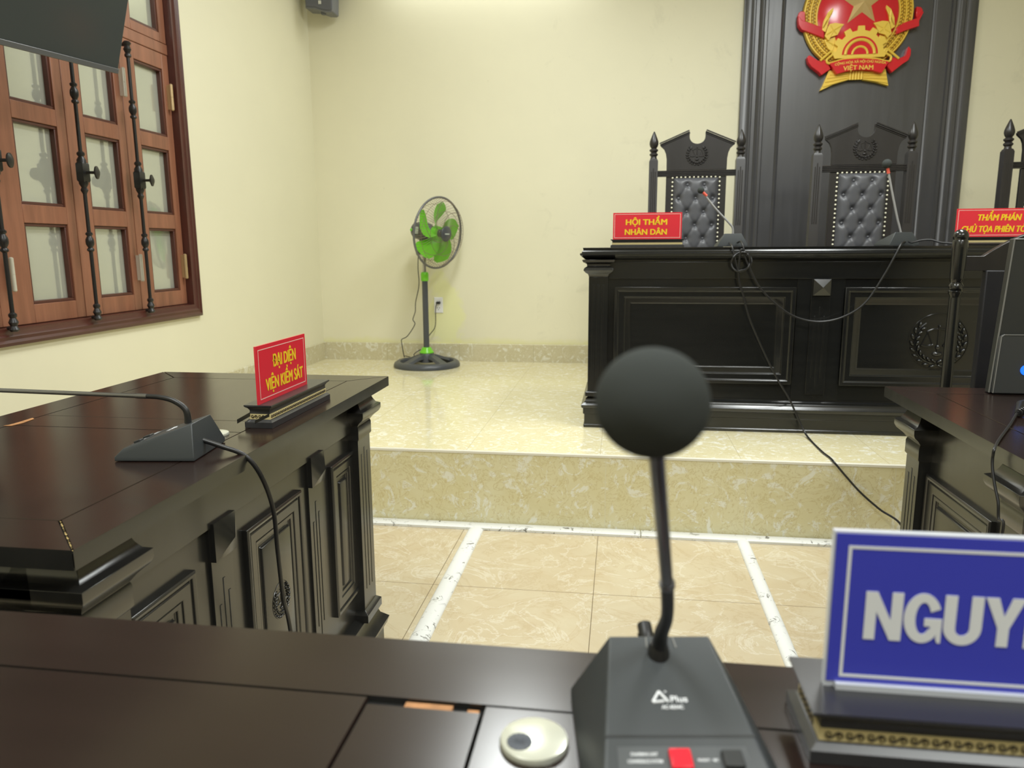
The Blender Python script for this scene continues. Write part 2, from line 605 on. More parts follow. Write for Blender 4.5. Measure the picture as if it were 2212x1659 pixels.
def block_lettering(name, s, cap_h, origin, m, parent, gap=0.035, depth=0.0005, xs=0.865):
    bm = B()
    x = origin[0]
    for ch in s:
        w, polys = glyph(ch)
        for p in polys:
            prism(bm, [(x + a * cap_h * xs, origin[1], origin[2] + b * cap_h) for a, b in p], (0, -depth, 0))
        x += (w + gap) * cap_h * xs
    bm.normal_update()
    bmesh.ops.triangulate(bm, faces=[f for f in bm.faces if len(f.verts) > 4], ngon_method='EAR_CLIP')
    return obj(name, bm, m, parent, world=False)


def border_line(bm, O, U, V, Nn, w, h, inset, t, d):
    """A thin raised rectangular line."""
    O, U, V, Nn = Vector(O), Vector(U), Vector(V), Vector(Nn)

    def bar(a0, a1, b0, b1):
        prism(bm, [O + U * a0 + V * b0, O + U * a1 + V * b0, O + U * a1 + V * b1, O + U * a0 + V * b1], Nn * d)
    i = inset
    bar(i, w - i, i, i + t)
    bar(i, w - i, h - i - t, h - i)
    bar(i, i + t, i + t, h - i - t)
    bar(w - i - t, w - i, i + t, h - i - t)


def scales_wreath(bm, O, U, V, Nn, R, relief=0.004, ring=True):
    """Carved court emblem: laurel branches round a pair of scales."""
    O, U, V, Nn = Vector(O), Vector(U), Vector(V), Vector(Nn)
    rot = Matrix((U, V, Nn)).transposed()

    def pt(a, b):
        return O + U * a + V * b
    if ring:
        tube(bm, [pt(R * 1.08 * cos(a), R * 1.08 * sin(a)) for a in [2 * pi * k / 40 for k in range(40)]], R * 0.025, 6, closed=True)
    for s in (-1, 1):
        n = 9
        for k in range(n):
            a = radians(-82 + k * 15.5)
            for q in (-1, 1):
                rr = R * (0.86 + 0.10 * q)
                p = pt(s * rr * cos(a), rr * sin(a))
                rz = Matrix.Rotation((a + pi / 2 - q * 0.5) if s > 0 else (pi - (a + pi / 2 - q * 0.5)), 3, 'Z')
                ellipsoid(bm, p, (R * 0.135, R * 0.055, relief), rot @ rz, 8, 5)
        tube(bm, [pt(s * R * 0.86 * cos(radians(x)), R * 0.86 * sin(radians(x))) for x in range(-84, 58, 10)], R * 0.03, 5)
        tube(bm, [pt(s * R * 0.15, -R * 0.84), pt(-s * R * 0.05, -R * 0.92), pt(-s * R * 0.25, -R * 1.0)], R * 0.03, 5, smooth=4)
        # pan and its strings
        tube(bm, [pt(s * R * 0.40, R * 0.36), pt(s * R * 0.20, -R * 0.14)], R * 0.026, 5)
        tube(bm, [pt(s * R * 0.40, R * 0.36), pt(s * R * 0.60, -R * 0.14)], R * 0.026, 5)
        tube(bm, [pt(s * R * 0.18, -R * 0.14), pt(s * R * 0.40, -R * 0.20), pt(s * R * 0.62, -R * 0.14)], R * 0.06, 6, smooth=4)
        tube(bm, [pt(0, R * 0.48), pt(s * R * 0.22, R * 0.46), pt(s * R * 0.44, R * 0.36)], R * 0.045, 6, smooth=4)
    tube(bm, [pt(0, R * 0.56), pt(0, -R * 0.45)], R * 0.05, 6)
    ellipsoid(bm, pt(0, R * 0.60), (R * 0.05, R * 0.05, relief), rot)
    ellipsoid(bm, pt(0, -R * 0.22), (R * 0.09, R * 0.12, relief), rot)
    ellipsoid(bm, pt(0, -R * 0.48), (R * 0.20, R * 0.10, relief), rot)


def flutes(bm, O, U, V, Nn, spots, r=0.004):
    """Thin rounded vertical beads: (across, z0, z1)."""
    O, U, V, Nn = Vector(O), Vector(U), Vector(V), Vector(Nn)
    for a, b0, b1 in spots:
        prism(bm, [O + U * (a - r) + V * b0, O + U * (a + r) + V * b0, O + U * (a + r) + V * b1, O + U * (a - r) + V * b1], Nn * (r * 0.35))


# ------------------------------------------------------------------ the setting
XW, YB, YD, ZD = -2.235, 5.391, 2.943, 0.323
XR, YR = 4.4, -6.0
WY0, WY1, WZ0, WZ1 = 2.045, 3.665, 0.86, 2.62      # the window opening

bm = B(); box(bm, XW, XR, YR, YD + 0.02, -0.10, 0.0)
tag(obj('floor', bm, M_floor), kind='structure')
bm = B(); box(bm, XW, XR, YD + 0.006, YB, 0.0, ZD)
tag(obj('floor_dais', bm, M_dais), kind='structure')
bm = B(); box(bm, XW, XR, YD, YD + 0.006, 0.0, ZD - 0.012)
tag(obj('wall_riser', bm, M_riser), kind='structure')
bm = B(); stack(bm, XW, XR, YD - 0.004, YD + 0.006, [(ZD - 0.012, 0), (ZD - 0.003, 0), (ZD + 0.0005, -0.003)])
tag(obj('trim_1', bm, M_edge), kind='structure')
bm = B(); box(bm, XW - 0.2, XR + 0.2, YB, YB + 0.2, -0.1, CEIL)
tag(obj('wall_back', bm, M_wall_stain), kind='structure')
bm = B()
box(bm, XW - 0.2, XW, YR, WY0, -0.1, CEIL)
box(bm, XW - 0.2, XW, WY1, YB, -0.1, CEIL)
box(bm, XW - 0.2, XW, WY0, WY1, -0.1, WZ0)
box(bm, XW - 0.2, XW, WY0, WY1, WZ1, CEIL)
tag(obj('wall_left', bm, M_wall), kind='structure')
bm = B(); box(bm, XR, XR + 0.2, YR, YB, -0.1, CEIL)
tag(obj('wall_right', bm, M_wall), kind='structure')
bm = B(); box(bm, XW - 0.2, XR + 0.2, YR - 0.2, YR, -0.1, CEIL)
tag(obj('wall_rear', bm, M_wall), kind='structure')
bm = B(); box(bm, XW - 0.2, XR + 0.2, YR - 0.2, YB + 0.2, CEIL, CEIL + 0.1)
tag(obj('ceiling', bm, M_ceil), kind='structure')
bm = B(); stack(bm, XW, XR, YB - 0.012, YB + 0.01, [(ZD, 0), (ZD + 0.128, 0), (ZD + 0.132, -0.004)])
tag(obj('baseboard_back', bm, M_skirt), kind='structure')
bm = B(); stack(bm, XW - 0.01, XW + 0.012, YD + 0.01, YB, [(ZD, 0), (ZD + 0.128, 0), (ZD + 0.132, -0.004)])
tag(obj('baseboard_left', bm, M_skirt), kind='structure')

# ---- window
win = empty('window_1', (XW, (WY0 + WY1) / 2, WZ0))
tag(win, kind='structure')
bm = B()
FO, FI = 0.055, 0.015
prof = [(0, 0), (0, 0.022), (0.012, 0.028), (0.022, 0.022), (0.034, 0.024), (0.046, 0.016), (0.062, 0.014), (0.066, -0.03)]
O = Vector((XW - 0.002, WY0 - FO, WZ0 - FO))
w_, h_ = WY1 - WY0 + 2 * FO, WZ1 - WZ0 + 2 * FO
rings = []
for i, d in prof + [(0.066, -0.10)]:
    rings.append([O + Vector((d, a, b)) for a, b in ((i, i), (w_ - i, i), (w_ - i, h_ - i), (i, h_ - i))])
ring_loft(bm, rings, True, False)
bm.faces.ensure_lookup_table()
for f in [f for f in bm.faces if len(f.verts) == 4 and abs(f.calc_center_median().x - (XW - 0.002)) < 1e-4 and f.calc_area() > 1.0]:
    bm.faces.remove(f)
obj('window_frame', bm, M_wframe, win)
# transom rail between leaves and top lights
bm = B(); box(bm, XW - 0.09, XW - 0.020, WY0 + 0.01, WY1 - 0.01, 2.100, 2.150)
obj('transom_rail', bm, M_wleaf, win, bevel=0.003)


def leaf(y0, y1, z0, z1, rows, name, hinge_at=None):
    """One casement with its beads and panes. rows: (z0, z1) of each pane."""
    xf, xb = XW - 0.022, XW - 0.060
    sl, sr = 0.105, 0.050
    py0, py1 = y0 + sl, y1 - sr
    bm = B()
    box(bm, xb, xf, y0, py0, z0, z1)
    box(bm, xb, xf, py1, y1, z0, z1)
    edges = [z0] + [v for r in rows for v in r] + [z1]
    for a, b in zip(edges[0::2], edges[1::2]):
        box(bm, xb, xf, py0, py1, a, b)
    o = obj(name, bm, M_wleaf, win, bevel=0.002)
    bm = B()
    for a, b in rows:
        t = 0.012
        for q in ((py0, py1, a, a + t), (py0, py1, b - t, b), (py0, py0 + t, a + t, b - t), (py1 - t, py1, a + t, b - t)):
            stack(bm, xb + 0.010, xf - 0.006, q[0], q[1], [(q[2], 0), (q[3], 0)])
    obj('glazing_bead', bm, M_wbead, o, bevel=0.002)
    for a, b in rows:
        bm = B(); box(bm, xb + 0.006, xb + 0.010, py0, py1, a, b)
        obj('pane', bm, M_glass, o)
    return o


ROWS = [(0.945, 1.255), (1.325, 1.640), (1.705, 2.025)]
LY = [(2.055, 2.50), (2.505, 2.890), (2.893, 3.272), (3.275, 3.652)]
leaves = []
for y0, y1 in LY:
    leaves.append(leaf(y0, y1, 0.872, 2.098, ROWS, 'window_leaf'))
    leaf(y0, y1, 2.152, 2.600, [(2.195, 2.55)], 'top_light')
# louvred shutters closed outside the panes
for i, (y0, y1) in enumerate(LY):
    bm = B()
    xs = XW - 0.125
    for a, b in ((y0 + 0.02, y0 + 0.19), (y1 - 0.05, y1 - 0.01)):
        box(bm, xs - 0.015, xs + 0.015, a, b, 0.87, 2.60)
    z = 0.90
    while z < 2.58:
        prism(bm, [(xs - 0.012, y0 + 0.19, z + 0.045), (xs - 0.008, y0 + 0.19, z + 0.047), (xs + 0.014, y0 + 0.19, z + 0.004), (xs + 0.010, y0 + 0.19, z)], (0, y1 - y0 - 0.24, 0))
        z += 0.052
    obj('shutter_louvre', bm, M_shut, win)
bm = B(); box(bm, XW - 0.175, XW - 0.165, WY0, WY1, WZ0, WZ1)
obj('dark_outside_sheet', bm, M_groove, win)  # black sheet added behind the louvres, standing in for the unlit outside

# iron bars of the window
for i, by in enumerate((2.085, 2.437, 2.885, 3.255)):
    bx = XW + 0.035
    bar = empty('window_bar', (bx, by, 0.86))
    tag(bar, ('black iron window bar behind the television, farthest from the corner', 'black iron window bar nearest the camera, third from the corner', 'black iron window bar between the two glazed leaves, second from the corner', 'black iron window bar nearest the room corner, ending below the transom')[i],
        'window bar', 'wrought iron bars across the window')
    bm = B()
    tube(bm, [(bx, by, 0.862), (bx, by, 2.06)], 0.0075, 10)
    obj('rod', bm, M_iron, bar)
    for zc in (1.185, 1.775):
        bm = B()
        lathe(bm, [(0.007, -0.042), (0.014, -0.036), (0.014, -0.030), (0.009, -0.024), (0.016, -0.010), (0.017, 0.0), (0.016, 0.010), (0.009, 0.024), (0.014, 0.030), (0.014, 0.036), (0.007, 0.042)], (bx, by, zc), seg=14)
        obj('collar', bm, M_iron, bar)
    for zc, sg in ((0.888, 1), (2.035, -1)):
        bm = B()
        lathe(bm, [(0.008, 0.040 * sg), (0.014, 0.034 * sg), (0.014, 0.026 * sg), (0.010, 0.020 * sg), (0.017, 0.004 * sg), (0.011, -0.010 * sg), (0.018, -0.022 * sg), (0.012, -0.030 * sg)], (bx, by, zc), seg=14)
        tube(bm, [(bx, by, zc - 0.015 * sg), (XW + 0.01, by, zc - 0.018 * sg)], 0.008, 8)
        obj('end_bracket', bm, M_iron, bar)
    bm = B()
    zc = 1.465
    lathe(bm, [(0.008, 0.085), (0.015, 0.078), (0.015, 0.070), (0.010, 0.064), (0.018, 0.050), (0.018, -0.045), (0.010, -0.060), (0.015, -0.070), (0.008, -0.085)], (bx, by, zc), seg=12)
    stack(bm, bx - 0.014, bx + 0.018, by - 0.020, by + 0.020, [(zc - 0.038, -0.004), (zc - 0.032, 0), (zc + 0.034, 0), (zc + 0.040, -0.004)])
    lk = obj('lock_box', bm, M_iron, bar)
    bm = B()
    lathe(bm, [(0.006, 0.0), (0.006, 0.030), (0.016, 0.034), (0.026, 0.038), (0.026, 0.043), (0.010, 0.050), (0.0, 0.051)], (bx + 0.016, by, zc), (1, 0.35, 0), 18)
    obj('knob', bm, M_iron, lk)

# hinges
HM = {(3.622, 0): M_hingeb, (3.622, 1): M_hingeb}
for y, zc in ((2.500, 1.063), (2.500, 1.90), (3.262, 1.068), (3.262, 1.895), (3.628, 1.066), (3.628, 1.898)):
    bm = B()
    lathe(bm, [(0.004, -0.064), (0.0085, -0.060), (0.0085, -0.001), (0.0075, 0.0), (0.0085, 0.001), (0.0085, 0.060), (0.004, 0.064)], (XW + 0.0, y, zc), seg=12)
    box(bm, XW - 0.022, XW - 0.0, y - 0.004, y + 0.004, zc - 0.058, zc + 0.058)
    obj('hinge', bm, M_hingeb if y > 3.5 else M_hinge, win, label='brass hinge' if y > 3.5 else 'cream painted hinge')

# ---- white cable trunking on the floor
def half_round(name, x, y0, y1, w, hgt, label):
    bm = B()
    rings = []
    for y in (y0, y1):
        rings.append([(x + w / 2 * cos(a), y, 0.0005 + hgt * sin(a)) for a in [pi * k / 12 for k in range(13)]])
    ring_loft(bm, rings)
    return tag(obj(name, bm, M_trunk, loc=(x, (y0 + y1) / 2, 0)), label, 'cable cover', 'white cable covers on the floor')


half_round('cable_trunking', -0.574, 0.62, 2.876, 0.062, 0.014, 'scuffed white floor cable cover beside the desk with the red sign')
half_round('cable_trunking', 0.497, 0.62, 2.882, 0.047, 0.014, 'peeling white floor cable cover, the narrower one towards the blue sign')
bm = B()
stack(bm, -2.1, 0.098, 2.880, 2.938, [(0.0005, 0), (0.010, 0), (0.014, -0.006)])
tag(obj('cable_trunking', bm, M_trunk, loc=(-0.5, 2.91, 0)), 'flat scuffed white cable cover along the step base, longer piece by the signed desk', 'cable cover', 'white cable covers on the floor')
bm = B()
stack(bm, 0.101, 3.6, 2.880, 2.938, [(0.0005, 0), (0.010, 0), (0.014, -0.006)])
tag(obj('cable_trunking', bm, M_trunk, loc=(1.5, 2.91, 0)), 'flat scuffed white cable cover along the step base, behind the microphone stem', 'cable cover', 'white cable covers on the floor')

# ------------------------------------------------------------------ judges' bench
bench = empty('judges_bench', (1.36, 3.75, ZD), 0, 'long black lacquered judges bench with panelled front on the dais', 'bench')
bx0, bx1, by0, by1 = -0.140, 2.86, 3.430, 3.98
bm = B()
stack(bm, bx0, bx1, by0, by1, [(ZD, 0.020), (ZD + 0.012, 0.022), (ZD + 0.016, 0.018), (ZD + 0.062, 0.018), (ZD + 0.066, 0.024), (ZD + 0.092, 0.024)])
obj('plinth', bm, M_black, bench, bevel=0.0015)
bm = B()
stack(bm, bx0, bx1, by0, by1, [(ZD + 0.093, 0.028), (ZD + 0.100, 0.032), (ZD + 0.108, 0.032), (ZD + 0.116, 0.022), (ZD + 0.130, 0.012), (ZD + 0.138, 0.012), (ZD + 0.144, 0.004), (ZD + 0.150, 0.004)])
obj('base_molding', bm, M_black, bench)
bm = B()
box(bm, bx0, bx1, by0, by1, ZD + 0.150, 1.085)
obj('carcass', bm, M_black, bench)
bm = B()
box(bm, bx0 + 0.085, bx1 - 0.085, by0 - 0.012, by0 + 0.002, 1.012, 1.086)
obj('frieze_board', bm, M_black, bench, bevel=0.0015)
bm = B()
stack(bm, bx0, bx1, by0, by1, [(1.0865, 0.004), (1.094, 0.004), (1.098, 0.022), (1.110, 0.036), (1.118, 0.044), (1.124, 0.044), (1.127, 0.036), (1.132, 0.036), (1.138, 0.030), (1.141, 0.030), (1.149, 0.032), (1.1495, 0.030)])
obj('bench_top', bm, M_black, bench)
UX, UZ, NY = (1, 0, 0), (0, 0, 1), (0, -1, 0)
for px in (bx0 + 0.038, bx1 - 0.038):
    bm = B()
    box(bm, px - 0.042, px + 0.044, by0 - 0.020, by0 + 0.05, ZD + 0.155, 1.020)
    stack(bm, px - 0.042, px + 0.044, by0 - 0.020, by0 + 0.05, [(1.0205, 0.0), (1.032, 0.004), (1.040, 0.016), (1.050, 0.024), (1.060, 0.020), (1.068, 0.008), (1.078, 0.010), (1.086, 0.026), (1.096, 0.030)])
    flutes(bm, (px, by0 - 0.020, 0), UX, UZ, NY, [(-0.022, 0.53, 0.985), (0.0, 0.53, 0.985), (0.022, 0.53, 0.985)], 0.005)
    stack(bm, px - 0.042, px + 0.044, by0 - 0.020, by0 + 0.05, [(ZD + 0.150, 0.010), (ZD + 0.168, 0.010), (ZD + 0.176, 0.0)])
    obj('pilaster', bm, M_black, bench, bevel=0.0012)
PROF_B = [(0, 0), (0, 0.010), (0.014, 0.012), (0.020, 0.005), (0.044, 0.004), (0.048, -0.004), (0.060, -0.008), (0.072, -0.011), (0.074, -0.014)]
bays = [(-0.028, 0.756), (0.960, 1.760), (1.964, 2.748)]
for i, (a, b) in enumerate(bays):
    bm = B()
    panel(bm, (a, by0 - 0.0145, 0.545), UX, UZ, NY, b - a, 0.430, PROF_B)
    pn = obj('front_panel', bm, M_black, bench, bevel=0.0025)
    if i == 1:
        bm = B()
        scales_wreath(bm, (1.360, by0 - 0.0010, 0.742), UX, UZ, NY, 0.112, 0.012)
        obj('carved_emblem', bm, M_black, pn, label='carved laurel wreath with a pair of scales')
for cx in (0.862, 1.862):
    bm = B()
    box(bm, cx - 0.098, cx + 0.098, by0 - 0.006, by0 + 0.01, ZD + 0.15, 1.012)
    box(bm, cx - 0.040, cx + 0.040, by0 - 0.014, by0 + 0.01, 0.50, 1.010)
    flutes(bm, (cx, by0 - 0.014, 0), UX, UZ, NY, [(-0.020, 0.575, 0.850), (0.0, 0.535, 0.890), (0.020, 0.575, 0.850)], 0.0035)
    pl = obj('center_pilaster', bm, M_black, bench, bevel=0.001)
    bm = B()
    panel(bm, (cx - 0.036, by0 - 0.014, 0.940), UX, UZ, NY, 0.072, 0.070, [(0, 0), (0, 0.010), (0.0355, 0.030)])
    obj('diamond_block', bm, M_black, pl)

# ------------------------------------------------------------------ emblem board on the back wall
board = empty('emblem_backboard', (1.464, YB, ZD), 0, 'tall black panelled wooden backboard on the wall behind the chairs', 'wall panel')
bm = B()
panel(bm, (0.757, YB, ZD + 0.002), UX, UZ, NY, 1.415, 2.93, [(0, 0), (0, 0.030), (0.006, 0.034), (0.042, 0.034), (0.050, 0.028), (0.070, 0.028), (0.076, 0.036), (0.096, 0.036), (0.104, 0.028), (0.126, 0.026), (0.134, 0.034), (0.150, 0.034), (0.156, 0.022), (0.236, 0.020), (0.244, 0.012), (0.256, 0.010), (0.262, 0.018)])
obj('board', bm, M_blackv, board)

# ------------------------------------------------------------------ emblem
YE = YB - 0.019
emb = empty('coat_of_arms', (1.455, YE, 2.60), 0, 'red and gold round state emblem with a star on the black backboard', 'emblem')
EC = (1.455, 2.600)


def eprism(bm, pts, y0, t):
    prism(bm, [(p[0], y0, p[1]) for p in pts], (0, -t, 0))


bm = B()
lathe(bm, [(0.322, 0.0), (0.334, 0.004), (0.338, 0.014), (0.334, 0.022), (0.326, 0.026)], (EC[0], YE, EC[1]), (0, -1, 0), 64)
obj('back_plate', bm, M_embdark, emb)
bm = B()
lathe(bm, [(0.244, 0.020), (0.244, 0.026), (0.20, 0.040), (0.12, 0.050), (0.05, 0.053), (0.0, 0.0535)], (EC[0], YE, EC[1]), (0, -1, 0), 64)
obj('red_disc', bm, M_embred, emb)
bm = B()
SC = (1.4716, 2.6571)
cv = bm.verts.new((SC[0], YE - 0.088, SC[1]))
outv, basev = [], []
for k in range(10):
    a = radians(90 + 36 * k)
    r = 0.142 if k % 2 == 0 else 0.056
    outv.append(bm.verts.new((SC[0] + r * cos(a), YE - 0.052, SC[1] + r * sin(a))))
    basev.append(bm.verts.new((SC[0] + r * cos(a), YE - 0.040, SC[1] + r * sin(a))))
for k in range(10):
    j = (k + 1) % 10
    bm.faces.new((cv, outv[k], outv[j]))
    bm.faces.new((outv[k], basev[k], basev[j], outv[j]))
bm.faces.new(basev[::-1])
obj('star', bm, M_star, emb, smooth=5)
for s in (-1, 1):
    bm = B()
    for rr in (0.252, 0.290, 0.326):
        tube(bm, [(EC[0] + s * rr * cos(radians(a)), YE - 0.028, EC[1] + rr * sin(radians(a))) for a in range(-72, 84, 6)], 0.006, 6)
    for row, rr in enumerate((0.263, 0.277, 0.300, 0.314)):
        nn = int(rr * 2.7 / 0.021)
        for k in range(nn):
            a = radians(-70 + 150 * (k + 0.5 * (row % 2)) / nn)
            rz = Matrix.Rotation(-(s * a + (pi / 2 if s > 0 else -pi / 2) + s * 0.35 * (1 if row % 2 else -1)), 3, 'Y')
            ellipsoid(bm, (EC[0] + s * rr * cos(a), YE - 0.028, EC[1] + rr * sin(a)), (0.0105, 0.012, 0.0052), rz, 7, 5)
    obj('rice_wreath', bm, M_embgold, emb)
    # corn and leaves inside the wreath
    bm = B()

    def q(x, y):
        return (x, y)
    L1 = [(1.2367, 2.5076), (1.2439, 2.5625), (1.2665, 2.6122), (1.2951, 2.6362), (1.2981, 2.6234), (1.2775, 2.5779), (1.2679, 2.5275), (1.2571, 2.4939)]
    L2 = [(1.2545, 2.4684), (1.2685, 2.5189), (1.2800, 2.5397), (1.3143, 2.5445), (1.3668, 2.5336), (1.3508, 2.5153), (1.3321, 2.4736), (1.2939, 2.4625), (1.2780, 2.4418)]
    L3 = [(1.2556, 2.4513), (1.2944, 2.4560), (1.3197, 2.4656), (1.3304, 2.4353), (1.3061, 2.4106), (1.3530, 2.4215), (1.3508, 2.3917), (1.3529, 2.3616), (1.3084, 2.3763), (1.2808, 2.3988)]
    for q_, d in ((L1, 0.058), (L2, 0.064), (L3, 0.046)):
        pts = [(p[0] if s < 0 else 2 * EC[0] - p[0], p[1]) for p in q_]
        eprism(bm, pts, YE - 0.026, d - 0.026)
        n = len(pts)
        mx, mz = sum(p[0] for p in pts) / n, sum(p[1] for p in pts) / n
        for k in range(5):
            p = pts[(k * 2) % n]
            tube(bm, [(mx, YE - d, mz), (p[0] * 0.8 + mx * 0.2, YE - d, p[1] * 0.8 + mz * 0.2)], 0.004, 5)
    obj('leaf_cluster', bm, M_embgold, emb)
bm = B()
GC = (1.4734, 2.3504)
half = [(GC[0] + 0.150, GC[1] - 0.02)]
for k in range(7):
    a = pi * (k + 0.0) / 6
    for da, r in ((-0.155, 0.145), (-0.115, 0.172), (0.115, 0.172), (0.155, 0.145)):
        if -0.05 < a + da < pi + 0.05:
            half.append((GC[0] + r * cos(a + da), GC[1] + r * sin(a + da)))
half.append((GC[0] - 0.150, GC[1] - 0.02))
eprism(bm, half, YE - 0.030, 0.034)
obj('gear', bm, M_embgold, emb)
bm = B()
for r0, r1 in ((0.098, 0.108), (0.0, 0.078)):
    prev = None
    ang = [pi * k / 24 for k in range(25)]
    pts = [(GC[0] + r1 * cos(a), GC[1] + r1 * sin(a)) for a in ang] + ([(GC[0] + r0 * cos(a), GC[1] + r0 * sin(a)) for a in ang[::-1]] if r0 else [])
    eprism(bm, pts, YE - 0.060, 0.006)
obj('gear_red_inlay', bm, M_embred, emb)
bm = B()
for r in (0.087, 0.046):
    tube(bm, [(GC[0] + r * cos(pi * k / 20), YE - 0.064, GC[1] + r * sin(pi * k / 20)) for k in range(21)], 0.010 if r > 0.05 else 0.008, 8)
obj('gear_ring', bm, M_embgold, emb)
for band, fold in (
        ([(1.1085, 2.5729), (1.1753, 2.5486), (1.2469, 2.5178), (1.2530, 2.4578), (1.1792, 2.4888), (1.1120, 2.5152), (1.0919, 2.5438), (1.0855, 2.5910), (1.0940, 2.5949)],
         [(1.0862, 2.6016), (1.0924, 2.6225), (1.1071, 2.6303), (1.1292, 2.6250), (1.1352, 2.5632), (1.1086, 2.5708), (1.0946, 2.5863)]),
        ([(1.6867, 2.5046), (1.7249, 2.5280), (1.8087, 2.5555), (1.8327, 2.5919), (1.8383, 2.5854), (1.8157, 2.5364), (1.8184, 2.5063), (1.7453, 2.4852), (1.6859, 2.4625)],
         [(1.7985, 2.6246), (1.8240, 2.6201), (1.8381, 2.6020), (1.8298, 2.5775), (1.8089, 2.5526), (1.7992, 2.5685)])):
    bm = B()
    eprism(bm, fold, YE - 0.002, 0.040)
    eprism(bm, band, YE - 0.006, 0.050)
    obj('side_ribbon', bm, M_embred, emb, bevel=0.003)
for sc in ([(1.1573, 2.3500), (1.1698, 2.3603), (1.1879, 2.3509), (1.2246, 2.3258), (1.2770, 2.3259), (1.3069, 2.2707), (1.2901, 2.2605), (1.2524, 2.2350), (1.2358, 2.2539), (1.1874, 2.2904), (1.1659, 2.3172)],
           [(1.7681, 2.3894), (1.7838, 2.3698), (1.7841, 2.3359), (1.7730, 2.3066), (1.7368, 2.2824), (1.6989, 2.2518), (1.6809, 2.2366), (1.6456, 2.2773), (1.6668, 2.3320), (1.7127, 2.3174), (1.7537, 2.3349)]):
    bm = B()
    eprism(bm, sc, YE - 0.002, 0.050)
    obj('scroll_end', bm, M_embred, emb, bevel=0.003)
bm = B()
eprism(bm, [(1.2939, 2.3015), (1.3730, 2.3221), (1.4765, 2.3258), (1.5805, 2.3149), (1.6524, 2.2984), (1.6128, 2.2314), (1.5512, 2.2496), (1.4773, 2.2570), (1.4040, 2.2511), (1.3420, 2.2352)], YE - 0.004, 0.066)
ban = obj('banner', bm, M_embred, emb, bevel=0.002)
bm = B()
trim = [(1.2379, 2.3222), (1.2668, 2.3478), (1.2978, 2.3733), (1.3115, 2.3633), (1.2996, 2.3465), (1.2770, 2.3259), (1.2938, 2.3028), (1.3729, 2.3230), (1.4761, 2.3318), (1.5802, 2.3192), (1.6521, 2.3019), (1.6648, 2.3300), (1.6422, 2.3458), (1.6216, 2.3636), (1.6354, 2.3779), (1.6716, 2.3510), (1.7127, 2.3174)]
tube(bm, [(p[0], YE - 0.058, p[1]) for p in trim], 0.0075, 8, smooth=4)
obj('banner_trim', bm, M_embgold, emb)
bm = B()
eprism(bm, [(1.3006, 2.2666), (1.4254, 2.2555), (1.4289, 2.2070), (1.3391, 2.1828), (1.2540, 2.1443), (1.2731, 2.1873)], YE - 0.002, 0.030)
eprism(bm, [(1.5100, 2.2524), (1.6451, 2.2666), (1.6706, 2.1617), (1.5992, 2.1845), (1.5137, 2.2026)], YE - 0.002, 0.030)
for a, b in (((1.3090, 2.2403), (1.4219, 2.2436)), ((1.2929, 2.2192), (1.4228, 2.2319)), ((1.2813, 2.1957), (1.4237, 2.2188)), ((1.2700, 2.1678), (1.4244, 2.2089)),
             ((1.5131, 2.2402), (1.6453, 2.2538)), ((1.5140, 2.2285), (1.6515, 2.2300)), ((1.5149, 2.2156), (1.6578, 2.2039)), ((1.5157, 2.2056), (1.6642, 2.1779))):
    tube(bm, [(a[0], YE - 0.033, a[1]), (b[0], YE - 0.033, b[1])], 0.0052, 6)
for k in range(5):
    a, b = (1.4341, 2.2552), (1.5035, 2.2526)
    x = a[0] + (b[0] - a[0]) * k / 4
    lo = (1.4682, 2.2038)
    tube(bm, [(x, YE - 0.030, a[1]), (x, YE - 0.030, lo[1])], 0.0085, 8)
obj('stem_sheaf', bm, M_embgold, emb)
t1, t2 = (1.4797, 2.2944), (1.4689, 2.2539)
bw = (1.6338, 2.2906)[0] - (1.3265, 2.3024)[0]
lettering('lettering', 'CỘNG HÒA XÃ HỘI CHỦ NGHĨA', 0.0145, bw, (t1[0], YE - 0.0705, t1[1] + 0.004), UX, UZ, M_embgold, ban, 0.0, 0.001, arc=0.55, heavy=0.03)
bw = (1.5543, 2.2937)[0] - (1.3745, 2.3006)[0]
lettering('lettering', 'VIỆT NAM', 0.027, bw, (t2[0], YE - 0.0705, t2[1] + 0.003), UX, UZ, M_embgold, ban, 0.0, 0.001, arc=0.3, heavy=0.03)

